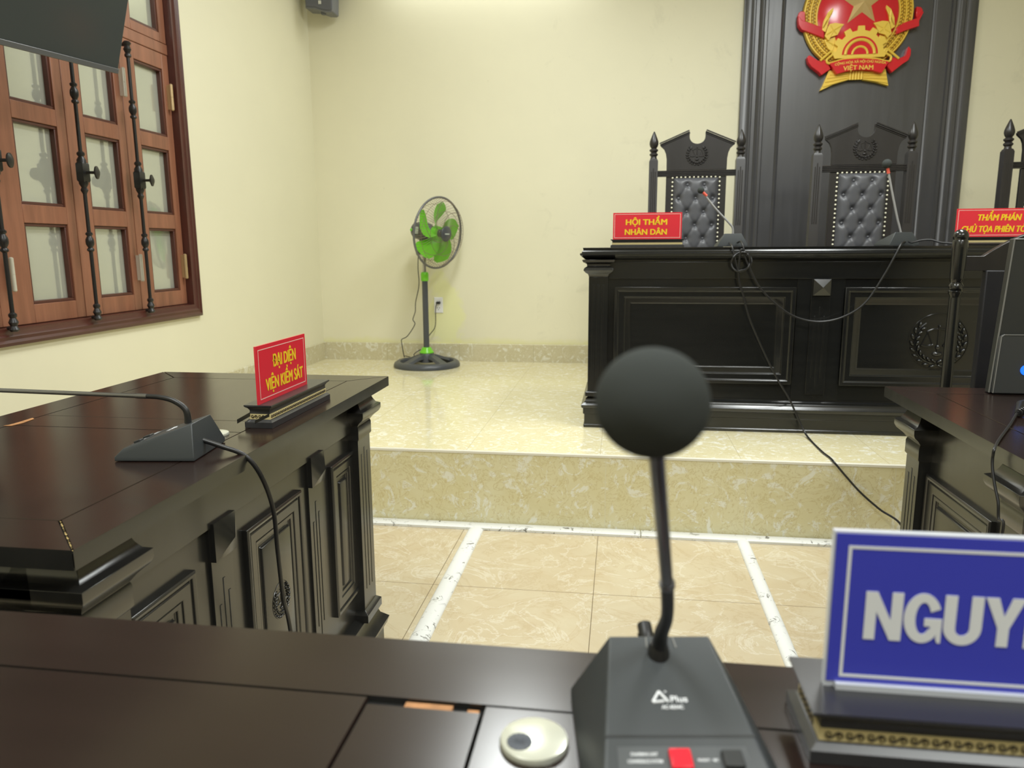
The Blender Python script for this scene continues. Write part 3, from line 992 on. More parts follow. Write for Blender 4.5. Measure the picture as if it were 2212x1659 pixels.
# ------------------------------------------------------------------ judges' chairs
def make_chair(name, loc, label):
    t = empty(name, loc, 0, label, 'chair', 'tall carved judges chairs behind the bench')
    yb = 0.0
    for s in (-1, 1):
        bm = B()
        stack(bm, s * 0.246 - 0.025, s * 0.246 + 0.025, yb - 0.025, yb + 0.025, [(0.0, 0), (1.320, 0), (1.334, -0.006)])
        lathe(bm, [(0.020, 1.334), (0.017, 1.342), (0.017, 1.348), (0.024, 1.356), (0.024, 1.362), (0.016, 1.370), (0.025, 1.380), (0.025, 1.386), (0.015, 1.394), (0.022, 1.404), (0.026, 1.418), (0.025, 1.432), (0.019, 1.450), (0.010, 1.472), (0.004, 1.486), (0.0, 1.490)], (s * 0.246, yb, 0), seg=20)
        flutes(bm, (s * 0.246, yb - 0.025, 0), UX, UZ, NY, [(-0.011, 0.95, 1.26), (0.0, 0.95, 1.28), (0.011, 0.95, 1.26)], 0.003)
        obj('back_post', bm, M_chairw, t, world=False, bevel=0.001)
        bm = B()
        stack(bm, s * 0.246 - 0.022, s * 0.246 + 0.022, yb - 0.43, yb - 0.385, [(0.0, -0.006), (0.42, 0), (0.66, -0.004)])
        obj('front_leg', bm, M_chairw, t, world=False, bevel=0.002)
        bm = B()
        tube(bm, [(s * 0.246, yb - 0.02, 0.68), (s * 0.25, yb - 0.2, 0.685), (s * 0.25, yb - 0.36, 0.68), (s * 0.25, yb - 0.44, 0.665)], 0.022, 10, smooth=5)
        obj('armrest', bm, M_chairw, t, world=False)
    bm = B()
    for k in range(4):
        z = 1.232 + k * 0.0088
        stack(bm, -0.222, 0.222, yb - 0.016, yb + 0.012, [(z, -0.003), (z + 0.0015, 0), (z + 0.0065, 0), (z + 0.008, -0.003)])
    obj('back_rail', bm, M_chairw, t, world=False)
    # crest with broken pediment
    bm = B()
    zt = 1.486
    pts = [(-0.170, 1.268), (-0.171, 1.33), (-0.176, 1.362), (-0.186, 1.385), (-0.200, 1.398), (-0.207, 1.404), (-0.210, 1.416), (-0.046, 1.484), (-0.045, 1.470)]
    for k in range(13):
        a = pi + pi * k / 12
        pts.append((0.045 * cos(a), 1.455 + 0.042 * sin(a)))
    pts += [(0.045, 1.470), (0.046, 1.484), (0.210, 1.416), (0.207, 1.404), (0.200, 1.398), (0.186, 1.385), (0.176, 1.362), (0.171, 1.33), (0.170, 1.268)]
    prism(bm, [(x, yb + 0.010, z) for x, z in pts], (0, -0.022, 0))
    cr = obj('crest', bm, M_chairw, t, world=False, bevel=0.001)
    for s in (-1, 1):
        bm = B()
        a, b = Vector((s * 0.212, yb - 0.012, 1.412)), Vector((s * 0.046, yb - 0.012, 1.481))
        d = (b - a).normalized()
        nn = Vector((-d.z, 0, d.x)) if s < 0 else Vector((d.z, 0, -d.x))
        for o0, th, out in ((0.004, 0.006, 0.012), (-0.004, 0.005, 0.008), (-0.011, 0.005, 0.004)):
            p0, p1 = a + nn * o0, b + nn * o0
            prism(bm, [p0 + nn * th, p1 + nn * th, p1, p0], (0, -out, 0))
        obj('crest_molding', bm, M_chairw, cr, world=False, bevel=0.0008)
    bm = B()
    scales_wreath(bm, (0, yb - 0.012, 1.355), UX, UZ, NY, 0.062, 0.007, ring=False)
    obj('carved_emblem', bm, M_chairw, cr, world=False, label='carved laurel wreath with a pair of scales')
    bm = B()
    box(bm, -0.171, 0.171, yb - 0.008, yb + 0.012, 0.46, 1.231)
    obj('back_board', bm, M_chairw, t, world=False, bevel=0.001)
    # tufted upholstery
    btn = []
    z = 1.183
    row = 0
    while z > 0.50:
        for x in ((-0.048, 0.048) if row % 2 == 0 else (-0.097, 0.0, 0.097)):
            btn.append((x, z))
        z -= 0.0765
        row += 1
    bm = B()
    nx, nz = 48, 110
    x0, x1, z0, z1 = -0.126, 0.126, 0.48, 1.222
    segs = []
    for (ax, az) in btn:
        for (cx, cz) in btn:
            if abs(abs(cz - az) - 0.0765) < 0.01 and abs(abs(cx - ax) - 0.0485) < 0.01 and cz < az:
                segs.append((ax, az, cx, cz))
    grid = []
    for j in range(nz + 1):
        rowv = []
        for i in range(nx + 1):
            x = x0 + (x1 - x0) * i / nx
            zz = z0 + (z1 - z0) * j / nz
            e = min(x - x0, x1 - x, zz - z0, z1 - zz)
            h = 0.030 * (1 - math.exp(-e / 0.012))
            for bx_, bz_ in btn:
                d2 = (x - bx_) ** 2 + (zz - bz_) ** 2
                if d2 < 0.006:
                    h -= 0.018 * math.exp(-d2 / (2 * 0.012 ** 2))
            best = 1.0
            for ax, az, cx, cz in segs:
                if az + 0.02 < zz or cz - 0.02 > zz:
                    continue
                tt = max(0, min(1, ((x - ax) * (cx - ax) + (zz - az) * (cz - az)) / ((cx - ax) ** 2 + (cz - az) ** 2)))
                dd = math.hypot(x - ax - tt * (cx - ax), zz - az - tt * (cz - az))
                best = min(best, dd)
            h -= 0.005 * math.exp(-best / 0.006)
            rowv.append(bm.verts.new((x, yb - 0.008 - max(h, 0.0), zz)))
        grid.append(rowv)
    for j in range(nz):
        for i in range(nx):
            bm.faces.new((grid[j][i], grid[j][i + 1], grid[j + 1][i + 1], grid[j + 1][i]))
    up = obj('upholstery', bm, M_leather, t, world=False, smooth=180)
    me0 = None
    for x, z in btn:
        if me0 is None:
            bm = B()
            ellipsoid(bm, (0, 0, 0), (0.0085, 0.005, 0.0085), None, 12, 8)
            b0 = obj('tuft_button', bm, M_leather, up, world=False, smooth=180)
            me0 = b0.data
        else:
            b0 = bpy.data.objects.new('tuft_button', me0)
            C.objects.link(b0)
            b0.parent = up
        b0.location = (x, yb - 0.019, z)
    bm = B()
    z = 1.224
    while z > 0.48:
        for s in (-1, 1):
            ellipsoid(bm, (s * 0.134, yb - 0.010, z), (0.0055, 0.0055, 0.0055), None, 8, 6)
        z -= 0.0242
    for k in range(1, 11):
        ellipsoid(bm, (-0.134 + 0.268 * k / 11, yb - 0.010, 1.227), (0.0055, 0.0055, 0.0055), None, 8, 6)
    obj('nail_stud_trim', bm, M_stud, t, world=False, label='row of pale brass upholstery nail studs')
    bm = B()
    stack(bm, -0.245, 0.245, yb - 0.42, yb - 0.03, [(0.38, -0.01), (0.39, 0), (0.43, 0)])
    obj('seat_frame', bm, M_chairw, t, world=False)
    bm = B()
    stack(bm, -0.225, 0.225, yb - 0.40, yb - 0.035, [(0.43, 0), (0.46, 0.004), (0.485, -0.01), (0.495, -0.05)])
    obj('seat_cushion', bm, M_leather, t, world=False, bevel=0.01)
    return t


make_chair('judge_chair', (0.420, 4.60, ZD), 'tall black carved chair with tufted back, behind the sign at the bench end')
ch = make_chair('judge_chair', (1.310, 4.50, ZD), 'tall black carved chair with tufted back below the red and gold emblem')
ch = make_chair('judge_chair', (2.285, 4.50, ZD), 'tall black carved chair cut by the picture edge, above the partly hidden red sign')

# ------------------------------------------------------------------ desks
def make_desk(name, loc, rotz, label, full_end=False, gap=False, body=(-0.547, 0.509, -0.28, 0.28), hx=0.615):
    """Front faces -y; 1.23 long, 0.68 deep, 0.80 high."""
    t = empty(name, loc, rotz, label, 'desk', 'black courtroom desks on the tiled floor')
    hy, H = 0.340, 0.80
    k_len = hx / 0.615
    # table top: mitred border, field boards, centre insert
    bm = B()
    th, bw = 0.026, 0.088
    g = 0.0009
    z0, z1 = H - th, H

    def board(pts):
        n = len(pts)
        cx, cy = sum(p[0] for p in pts) / n, sum(p[1] for p in pts) / n
        rings = []
        for z, s in ((z0, 0.0), (z1 - 0.002, 0.0), (z1, 0.0015)):
            rings.append([(p[0] + (cx - p[0]) / max(math.hypot(cx - p[0], cy - p[1]), 1e-6) * s, p[1] + (cy - p[1]) / max(math.hypot(cx - p[0], cy - p[1]), 1e-6) * s, z) for p in pts])
        ring_loft(bm, rings)
    ix, iy = hx - bw, hy - bw
    board([(-hx + g, -hy, ), (hx - g, -hy), (ix - g, -iy - g), (-ix + g, -iy - g)])
    board([(hx - g, hy), (-hx + g, hy), (-ix + g, iy + g), (ix - g, iy + g)])
    board([(hx, -hy + g), (hx, hy - g), (ix + g, iy - g), (ix + g, -iy + g)])
    board([(-hx, hy - g), (-hx, -hy + g), (-ix - g, -iy + g), (-ix - g, iy - g)])
    ci = 0.046
    board([(-ix + g, -iy + g), (-ci - g, -iy + g), (-ci - g, iy - g), (-ix + g, iy - g)])
    board([(ci + g, -iy + g), (ix - g, -iy + g), (ix - g, iy - g), (ci + g, iy - g)])
    yi = -iy + (0.009 if gap else g)
    board([(-ci + g, yi), (ci - g, yi), (ci - g, iy - g), (-ci + g, iy - g)])
    top = obj('tabletop', bm, [M_top, M_desk], t, world=False)
    bm = B(); box(bm, -hx + 0.004, hx - 0.004, -hy + 0.004, hy - 0.004, H - th + 0.002, H - 0.006)
    obj('joint_underlay', bm, M_groove, top, world=False)
    if gap:
        bm = B()
        box(bm, -0.022, 0.016, -iy + 0.001, -iy + 0.008, H - 0.008, H - 0.002)
        box(bm, -0.043, -0.034, -iy + 0.003, -iy + 0.008, H - 0.008, H - 0.003)
        obj('exposed_wood', bm, M_rawwood, top, world=False, label='raw brown wood showing in the gap')
    for f in top.data.polygons:
        if abs(f.normal.z) < 0.3:
            f.material_index = 1
    bm = B()
    xa, xb, ya, yb = body
    box(bm, xa, xb, ya, yb, 0.10, H - th)
    obj('carcass', bm, M_desk, t, world=False)
    bm = B()
    box(bm, xa + 0.02, xb - 0.02, ya - 0.010, yb + 0.010, 0.680, H - th - 0.0002)
    obj('frieze_board', bm, M_desk, t, world=False, bevel=0.001)
    bm = B()
    stack(bm, xa, xb, ya, yb, [(0.0, 0.040), (0.085, 0.040), (0.090, 0.048), (0.108, 0.054), (0.116, 0.046), (0.128, 0.034), (0.150, 0.026), (0.158, 0.010)])
    obj('plinth', bm, M_desk, t, world=False)
    CAP = [(0.655, 0.0), (0.660, 0.004), (0.690, 0.004), (0.696, 0.002), (0.706, 0.010), (0.716, 0.022), (0.724, 0.026), (0.737, 0.026), (0.742, 0.016), (0.752, 0.010), (0.762, 0.006)]
    for sx, ex in ((-1, xa), (1, xb)):
        for sy, ey in ((-1, ya), (1, yb)):
            bm = B()
            cx, cy = ex - sx * 0.020, ey - sy * 0.012
            box(bm, cx - 0.046, cx + 0.046, cy - 0.038, cy + 0.038, 0.155, 0.690)
            stack(bm, cx - 0.046, cx + 0.046, cy - 0.038, cy + 0.038, CAP)
            flutes(bm, (cx, cy + sy * 0.038, 0), UX, UZ, (0, sy, 0), [(-0.022, 0.235, 0.615), (0.0, 0.235, 0.63), (0.022, 0.235, 0.615)], 0.003)
            flutes(bm, (cx + sx * 0.046, cy, 0), (0, 1, 0), UZ, (sx, 0, 0), [(-0.018, 0.235, 0.615), (0.0, 0.235, 0.63), (0.018, 0.235, 0.615)], 0.003)
            stack(bm, cx - 0.046, cx + 0.046, cy - 0.038, cy + 0.038, [(0.150, 0.012), (0.172, 0.012), (0.182, 0.0)])
            obj('corner_pilaster', bm, M_desk, t, world=False, bevel=0.001)
    if full_end:
        bm = B()
        stack(bm, xa - 0.026, xa + 0.02, ya + 0.045, yb - 0.045, CAP)
        obj('end_molding', bm, M_desk, t, world=False)
    # front: three panels, two posts with diamonds
    PROF_D = [(0, -0.002), (0, 0.010), (0.004, 0.013), (0.010, 0.011), (0.012, 0.006), (0.014, 0.006), (0.016, 0.009), (0.036, 0.008), (0.038, 0.004), (0.040, 0.006), (0.048, 0.005), (0.050, 0.0008), (0.058, 0.0008), (0.060, 0.007), (0.066, 0.009)]
    yf = ya
    for k, (cx, w) in enumerate(((-0.378 * k_len, 0.165 * k_len), (0.0, 0.245 * k_len), (0.378 * k_len, 0.165 * k_len))):
        bm = B()
        panel(bm, (cx - w / 2, yf, 0.235), UX, UZ, NY, w, 0.395, [(i, d + 0.0) for i, d in PROF_D])
        pn = obj('front_panel', bm, M_desk, t, world=False, bevel=0.001)
        if k == 1:
            bm = B()
            scales_wreath(bm, (cx, yf - 0.0095, 0.432), UX, UZ, NY, 0.036, 0.004)
            obj('carved_emblem', bm, M_desk, pn, world=False, label='small carved laurel wreath with scales')
    for cx in (-0.205 * k_len, 0.205 * k_len):
        bm = B()
        box(bm, cx - 0.036, cx + 0.036, yf - 0.006, yf + 0.01, 0.158, 0.690)
        flutes(bm, (cx, yf - 0.006, 0), UX, UZ, NY, [(-0.016, 0.27, 0.530), (0.0, 0.24, 0.575), (0.016, 0.27, 0.545)], 0.0035)
        ps = obj('front_post', bm, M_desk, t, world=False, bevel=0.001)
        bm = B()
        panel(bm, (cx - 0.036, yf - 0.006, 0.618), UX, UZ, NY, 0.072, 0.070, [(0, 0), (0, 0.010), (0.0355, 0.028)])
        obj('diamond_block', bm, M_desk, ps, world=False)
    for s in (-1, 1):
        bm = B()
        panel(bm, (xa if s < 0 else xb, (0.155 if s < 0 else -0.155) + (ya + yb) / 2 + 0.03, 0.235), (0, -1 if s < 0 else 1, 0), UZ, (s, 0, 0), 0.31, 0.395, PROF_D)
        obj('end_panel', bm, M_desk, t, world=False, bevel=0.001)
    # grommet
    bm = B()
    gx, gy = (-0.070 if full_end else -0.090), -0.212
    lathe(bm, [(0.0245, 0.0), (0.0250, 0.002), (0.0240, 0.0045), (0.0215, 0.0055), (0.0, 0.0058)], (gx, gy, H), seg=32)
    gr = obj('cable_grommet', bm, M_silver, t, world=False, label='pale plastic cable grommet')
    bm = B()
    lathe(bm, [(0.0092, 0.0), (0.0092, 0.0008), (0.0, 0.0009)], (gx + 0.0095, gy + 0.007, H + 0.0052), seg=20)
    for k in range(14):
        a = 2 * pi * k / 14
        tube(bm, [(gx + 0.0095, gy + 0.007, H + 0.0062), (gx + 0.0095 + 0.0088 * cos(a), gy + 0.007 + 0.0088 * sin(a), H + 0.0062)], 0.0004, 4)
    obj('brush_hole', bm, M_silverin, gr, world=False)
    return t


d_left = make_desk('court_desk', (-0.977, 1.365, 0.0), pi / 2, 'dark desk with the red sign and microphone beside the window wall', full_end=True)
d_front = make_desk('court_desk', (-0.145, 0.265, 0.0), pi, 'dark desk nearest the camera carrying the blue sign and large microphone', gap=True, body=(-0.93, 0.93, -0.28, 0.28), hx=1.0)
d_right = make_desk('court_desk', (1.282, 1.635, 0.0), 0.0, 'dark desk with the computer unit, in front of the judges bench', body=(-0.562, 0.54, -0.28, 0.205))
# worn edges on the desk beside the window
bm = B()
for k in range(16):
    u = (k + random.uniform(-0.4, 0.4)) / 16
    p = Vector((-0.637 - 0.088 * u, 0.750 + 0.088 * u, 0.8002))
    s = random.uniform(0.0005, 0.0018)
    prism(bm, [p + Vector((-s * 2.2, s * 1.6, 0)), p + Vector((s * 0.3, -s * 0.8, 0)), p + Vector((s * 2.2, -s * 1.6, 0)), p + Vector((s * 0.2, s * 0.9, 0))], (0, 0, 0.0004))
dl_off = Matrix.Rotation(-pi / 2, 4, 'Z') @ Matrix.Translation((0.977, -1.365, 0))
bmesh.ops.transform(bm, matrix=dl_off, verts=bm.verts)
obj('chipped_miter', bm, mat('chipped_gold_paint', (0.55, 0.40, 0.16), 0.5), d_left, world=False, label='chipped pale edge along the corner joint')
bm = B()
pts = [(-1.2344, 1.3098, 0.8005), (-1.2296, 1.3185, 0.8005), (-1.2287, 1.3477, 0.8005), (-1.2313, 1.3819, 0.8005), (-1.2205, 1.3744, 0.8005), (-1.2140, 1.3369, 0.8005), (-1.2183, 1.3118, 0.8005)]
prism(bm, pts, (0, 0, 0.0006))
bmesh.ops.transform(bm, matrix=dl_off, verts=bm.verts)
obj('chipped_veneer', bm, M_rawwood, d_left, world=False, label='chipped strip of bare orange wood')

# ------------------------------------------------------------------ microphones
def mic_base(t, H=0.0, detail=True, talk=True):
    """Wedge conference base, user on -y, back at +y; origin under its middle."""
    hw, hd = 0.0655, 0.0675
    bm = B()
    zb = H + 0.059
    low = [(-hw, -hd), (hw, -hd), (hw, hd), (-hw, hd)]
    r0 = [(x, y, H + 0.001) for x, y in low]
    r1 = [(x, y, H + 0.008) for x, y in low]
    r2 = [(-0.054, -hd + 0.010, H + 0.020), (0.054, -hd + 0.010, H + 0.020), (0.0375, hd - 0.012, zb), (-0.0375, hd - 0.012, zb)]
    ring_loft(bm, [r0, r1, r2])
    base = obj('base', bm, M_plastic, t, world=False, bevel=0.0012)
    sl = Vector((0, 2 * hd - 0.022, 0.039)).normalized()
    nn = Vector((0, -sl.z, sl.y))
    o = Vector((0, -hd + 0.010, H + 0.020))
    if detail:
        bm = B()
        p = o + sl * 0.034
        prism(bm, [p + Vector((-0.0498, 0, 0)), p + Vector((0.0498, 0, 0)), p + Vector((0.0496, 0, 0)) + sl * 0.0016, p + Vector((-0.0496, 0, 0)) + sl * 0.0016], nn * 0.0004)
        obj('seam', bm, M_plastdk, base, world=False)
        bm = B()
        p = o + sl * 0.007
        prism(bm, [p + Vector((-0.044, 0, 0)), p + Vector((0.043, 0, 0)), p + Vector((0.041, 0, 0)) + sl * 0.020, p + Vector((-0.043, 0, 0)) + sl * 0.020], nn * 0.0006)
        cp = obj('control_panel', bm, M_panelgrey, base, world=False)
        bm = B()
        p = o + sl * 0.010
        prism(bm, [p + Vector((-0.010, 0, 0)), p + Vector((0.004, 0, 0)), p + Vector((0.0038, 0, 0)) + sl * 0.014, p + Vector((-0.0102, 0, 0)) + sl * 0.014], nn * 0.004)
        obj('talk_button', bm, M_redbtn if talk else M_plastdk, cp, world=False, bevel=0.001, label='red button' if talk else None)
        bm = B()
        p = o + sl * 0.011
        prism(bm, [p + Vector((0.024, 0, 0)), p + Vector((0.037, 0, 0)), p + Vector((0.0365, 0, 0)) + sl * 0.012, p + Vector((0.0235, 0, 0)) + sl * 0.012], nn * 0.004)
        obj('priority_button', bm, M_plastdk, cp, world=False, bevel=0.001, label='black button')
        p = o + sl * 0.0205 + nn * 0.0006
        lettering('lettering', 'CHAIRMAN UNIT', 0.0022, 0.0175, p + Vector((-0.026, 0, 0)), UX, sl, M_white, cp, 0.01, 0.0002, world=False)
        p = o + sl * 0.0155 + nn * 0.0006
        lettering('lettering', 'CONFERENCE SYSTEM', 0.0022, 0.0225, p + Vector((-0.026, 0, 0)), UX, sl, M_white, cp, 0.01, 0.0002, world=False)
        p = o + sl * 0.0165 + nn * 0.0006
        lettering('lettering', 'PRIORITY', 0.0018, 0.008, p + Vector((0.0120, 0, 0)), UX, sl, M_white, cp, 0.01, 0.0002, world=False)
        lettering('lettering', 'MIC', 0.0018, 0.0035, p + Vector((0.0195, 0, 0)), UX, sl, M_white, cp, 0.01, 0.0002, world=False)
        # maker's mark
        bm = B()
        p = o + sl * 0.061 + nn * 0.0002
        q0 = p + Vector((-0.0085, 0, 0))
        for a, b in (((-0.0055, 0.0), (0.0, 0.0085)), ((0.0, 0.0085), (0.0055, 0.0)), ((-0.0055, 0.0), (0.0028, 0.0008))):
            A_, B_ = q0 + Vector((a[0], 0, 0)) + sl * a[1], q0 + Vector((b[0], 0, 0)) + sl * b[1]
            tube(bm, [A_, B_], 0.0009, 6)
        ellipsoid(bm, q0 + Vector((0.0045, 0, 0)) + sl * 0.0085, (0.0008, 0.0008, 0.0004), None, 8, 5)
        obj('maker_mark', bm, M_white, base, world=False)
        lettering('lettering', 'Plus', 0.0048, 0.0115, p + Vector((0.0045, 0, 0)), UX, sl, M_white, base, 0.01, 0.0003, world=False)
        p = o + sl * 0.0555 + nn * 0.0002
        lettering('lettering', 'AC-8504C', 0.0028, 0.0150, p + Vector((-0.001, 0, 0)), UX, sl, M_white, base, 0.015, 0.0003, world=False)
        bm = B()
        for s in (-1, 1):
            p = o + sl * 0.108
            prism(bm, [p + Vector((s * 0.011 - 0.0005, 0, 0)), p + Vector((s * 0.011 + 0.0005, 0, 0)), p + Vector((s * 0.010 + 0.0005, 0, 0)) + sl * 0.010, p + Vector((s * 0.010 - 0.0005, 0, 0)) + sl * 0.010], nn * 0.0005)
        obj('socket_marks', bm, M_aioedge, base, world=False)
    return base


# large microphone on the nearest desk
t = empty('microphone', (0.0415, 0.4790, 0.80), radians(8.0), 'charcoal conference microphone with round black foam ball beside the blue sign', 'microphone', 'conference microphones')
mic_base(t)
LM = Matrix.Rotation(radians(-8.0), 4, 'Z') @ Matrix.Translation((-0.0415, -0.4790, -0.80))


def loc_pts(pts, m=LM):
    return [m @ Vector(p) for p in pts]


foot = (0.0330, 0.5180, 0.852)
ringp = (0.0334, 0.4600, 0.9358)
ball = (0.0151, 0.3350, 1.0809)
midp = (0.0365, 0.4920, 0.8975)
bm = B()
tube(bm, loc_pts([foot, (0.0341, 0.5120, 0.8724), midp, ringp]), [0.0062, 0.0052, 0.0044, 0.0044], 14, smooth=6)
lathe(bm, [(0.0085, -0.004), (0.0080, 0.004), (0.0065, 0.010)], LM @ Vector(foot), seg=18)
gn = obj('gooseneck', bm, M_rubber, t, world=False)
bm = B()
tube(bm, loc_pts([ringp, ball]), 0.0040, 14)
obj('stem_tube', bm, M_steel, t, world=False)
bm = B()
dv = (Vector(ball) - Vector(ringp)).normalized()
lathe(bm, [(0.0048, -0.003), (0.0052, -0.002), (0.0052, 0.002), (0.0046, 0.003)], LM @ Vector(ringp), LM.to_3x3() @ dv, 18)
obj('stem_joint', bm, M_steel, t, world=False)
bm = B()
ellipsoid(bm, LM @ Vector(ball), (0.0258, 0.0258, 0.0252), None, 40, 28)
obj('foam_windscreen', bm, M_foam, t, world=False, smooth=180)
bm = B()
tube(bm, [(-0.006, 0.058, 0.036), (-0.0065, 0.070, 0.050), (-0.007, 0.079, 0.0560)], [0.0050, 0.0060, 0.0056], 12, smooth=4)
for q in range(3):
    lathe(bm, [(0.0058, 0.0), (0.0066, 0.001), (0.0058, 0.002)], (-0.0062 - q * 0.0003, 0.064 + q * 0.004, 0.043 + q * 0.0035), (0, 0.7, 0.7), 14)
tube(bm, [(-0.007, 0.077, 0.054), (-0.0075, 0.086, 0.042), (-0.008, 0.091, 0.018), (-0.010, 0.110, 0.0035), (-0.016, 0.128, 0.0032), (-0.02, 0.146, -0.010), (-0.02, 0.150, -0.08), (-0.02, 0.150, -0.55)], 0.0028, 8, smooth=6)
obj('cable', bm, M_rubber, t, world=False)

# microphone on the desk beside the window (user at -X side)
ML = Vector((-0.7775, 1.174, 0.80))
a_l = radians(-97.0) + pi  # back points to +X
t = empty('microphone', ML, radians(-83.0), 'charcoal conference microphone on the desk with the red sign by the window', 'microphone', 'conference microphones')
mic_base(t, talk=False)
LM2 = Matrix.Rotation(radians(83.0), 4, 'Z') @ Matrix.Translation(-ML)
fl = Vector((-0.742, 1.172, 0.853))
bm = B()
pl = [fl, (-0.7446, 1.1720, 0.8767), (-0.7658, 1.1720, 0.8918), (-0.7914, 1.1720, 0.8977), (-0.8149, 1.1720, 0.8988)]
tube(bm, loc_pts(pl, LM2), [0.0062, 0.0050, 0.0045, 0.0042], 12, smooth=6)
obj('gooseneck', bm, M_rubber, t, world=False)
bm = B()
e1 = (-1.1025, 1.1720, 0.9032)
e2 = Vector(e1) + (Vector(e1) - Vector(pl[-1])).normalized() * 0.03
tube(bm, loc_pts([pl[-1], e2], LM2), 0.0040, 12)
tube(bm, loc_pts([pl[-1], Vector(pl[-1]) * 0.93 + Vector(e1) * 0.07], LM2), 0.0048, 12)
obj('stem_tube', bm, M_steel, t, world=False)
bm = B()
ellipsoid(bm, LM2 @ (Vector(e2) + Vector((-0.02, 0, 0.001))), (0.024, 0.024, 0.024), None, 24, 16)
obj('foam_windscreen', bm, M_foam, t, world=False, smooth=180)
bm = B()
cab = [(-0.722, 1.168, 0.826), (-0.6800, 1.1690, 0.8132), (-0.6400, 1.1721, 0.7970), (-0.6180, 1.1823, 0.7571), (-0.6120, 1.2052, 0.6895), (-0.6120, 1.2123, 0.6069), (-0.6200, 1.2382, 0.5028), (-0.6250, 1.2695, 0.4144), (-0.622, 1.30, 0.16), (-0.610, 1.30, 0.02), (-0.585, 1.15, 0.018)]
tube(bm, loc_pts(cab, LM2), 0.0042, 10, smooth=8)
obj('cable', bm, M_rubber, t, world=False)

# judges' microphones
def bench_mic(loc, rotz, pts, ball, r, label, cables, red):
    t = empty('microphone', loc, rotz, label, 'microphone', 'conference microphones')
    L = Matrix.Rotation(-rotz, 4, 'Z') @ Matrix.Translation(-Vector(loc))
    mic_base(t, detail=False)
    bm = B()
    tube(bm, [L @ Vector(p) for p in pts], 0.0045, 10, smooth=5)
    obj('gooseneck', bm, M_stemgrey, t, world=False)
    p0, p1 = Vector(pts[-1]), Vector(ball)
    bm = B()
    tube(bm, [L @ (p1 + (p0 - p1).normalized() * (r * 0.7)), L @ (p1 + (p0 - p1).normalized() * (r + 0.022))], 0.0065, 10)
    obj('indicator_ring', bm, M_ind, t, world=False, label='red ring under the foam')
    bm = B()
    ellipsoid(bm, L @ Vector(ball), (r, r, r), None, 20, 14)
    obj('foam_windscreen', bm, M_foam, t, world=False, smooth=180)
    for c in cables:
        bm = B()
        tube(bm, [L @ Vector(p) for p in c], 0.0042, 8, smooth=8)
        obj('cable', bm, M_rubber, t, world=False)
    return t


BT = 1.1496
coil = []
for k in range(0, 29):
    a = radians(60 + k * 27)
    rr = 0.040 + 0.004 * sin(k * 0.7)
    coil.append((0.512 + rr * cos(a), 3.377 - 0.0035 * (k % 3), 1.088 + rr * 1.02 * sin(a)))
c1 = [(0.476, 3.50, 1.166), (0.474, 3.42, 1.158), (0.476, 3.382, 1.140)] + coil[7:] 
c1 = c1 + [(0.5060, 3.3750, 1.0174), (0.5298, 3.3780, 0.9373), (0.5621, 3.3780, 0.8365), (0.6296, 3.3850, 0.6933), (0.6954, 3.3850, 0.5702), (0.7481, 3.3780, 0.4850), (0.810, 3.36, 0.355), (0.8221, 3.2753, 0.3280), (0.8230, 3.0877, 0.3280), (0.8307, 2.9926, 0.3280), (0.8323, 2.9320, 0.3249), (0.8817, 2.9300, 0.2679), (0.9354, 2.9250, 0.2101), (0.9993, 2.9000, 0.1563), (1.0679, 2.8600, 0.1095), (1.08, 2.80, 0.006), (1.3, 2.7, 0.005)]
c2 = [(0.512, 3.50, 1.168), (0.514, 3.42, 1.172), (0.520, 3.385, 1.150), (0.5272, 3.3780, 1.1104), (0.5501, 3.3720, 1.0572), (0.5966, 3.3700, 0.9739), (0.6781, 3.3700, 0.8944), (0.7579, 3.3700, 0.8468), (0.8508, 3.3700, 0.8295), (0.9443, 3.3700, 0.8502), (1.0300, 3.3700, 0.9101), (1.0962, 3.3720, 1.0234), (1.1375, 3.3740, 1.1119), (1.168, 3.40, 1.160), (1.205, 3.47, 1.166), (1.215, 3.51, 1.168)]
bench_mic((0.493, 3.575, BT), pi + radians(4) - radians(4), [(0.4958, 3.5400, 1.1912), (0.4941, 3.5400, 1.2281), (0.4809, 3.5400, 1.2507), (0.4131, 3.5400, 1.3208), (0.3575, 3.5400, 1.3905)], (0.3469, 3.5400, 1.4007), 0.015,
          'small charcoal microphone on the bench with a leaning stem, beside the coiled cable', [c1, c2], True)
c3 = [(1.230, 3.50, 1.168), (1.2329, 3.4700, 1.1634), (1.2657, 3.4600, 1.1728), (1.3024, 3.4500, 1.1744), (1.3379, 3.4300, 1.1625), (1.415, 3.405, 1.1560), (1.46, 3.42, 1.1545), (1.60, 3.43, 1.1545)]
bench_mic((1.205, 3.575, BT), radians(190), [(1.2140, 3.5400, 1.1859), (1.2007, 3.5400, 1.2317), (1.1879, 3.5400, 1.2714), (1.1609, 3.5400, 1.3700), (1.1334, 3.5400, 1.4756)], (1.1278, 3.5400, 1.4989), 0.020,
          'small charcoal microphone on the bench with an upright stem, below the emblem', [c3], True)

# ------------------------------------------------------------------ name plates
def swirl(bm, O, U, V, Nn, w, h):
    """One S scroll of the gilt strip."""
    O, U, V, Nn = Vector(O), Vector(U), Vector(V), Vector(Nn)
    pts = []
    for k in range(13):
        u = k / 12
        pts.append(O + U * ((u - 0.5) * w * 0.86) + V * (h * 0.30 * sin((u - 0.5) * 2 * pi)) + Nn * 0.0002)
    tube(bm, pts, h * 0.11, 5)
    for s in (-1, 1):
        c = O + U * (s * w * 0.30) + V * (-s * h * 0.10)
        tube(bm, [c + U * (h * 0.24 * cos(a)) + V * (h * 0.24 * sin(a)) + Nn * 0.0002 for a in [2 * pi * q / 10 for q in range(10)]], h * 0.08, 5, closed=True)


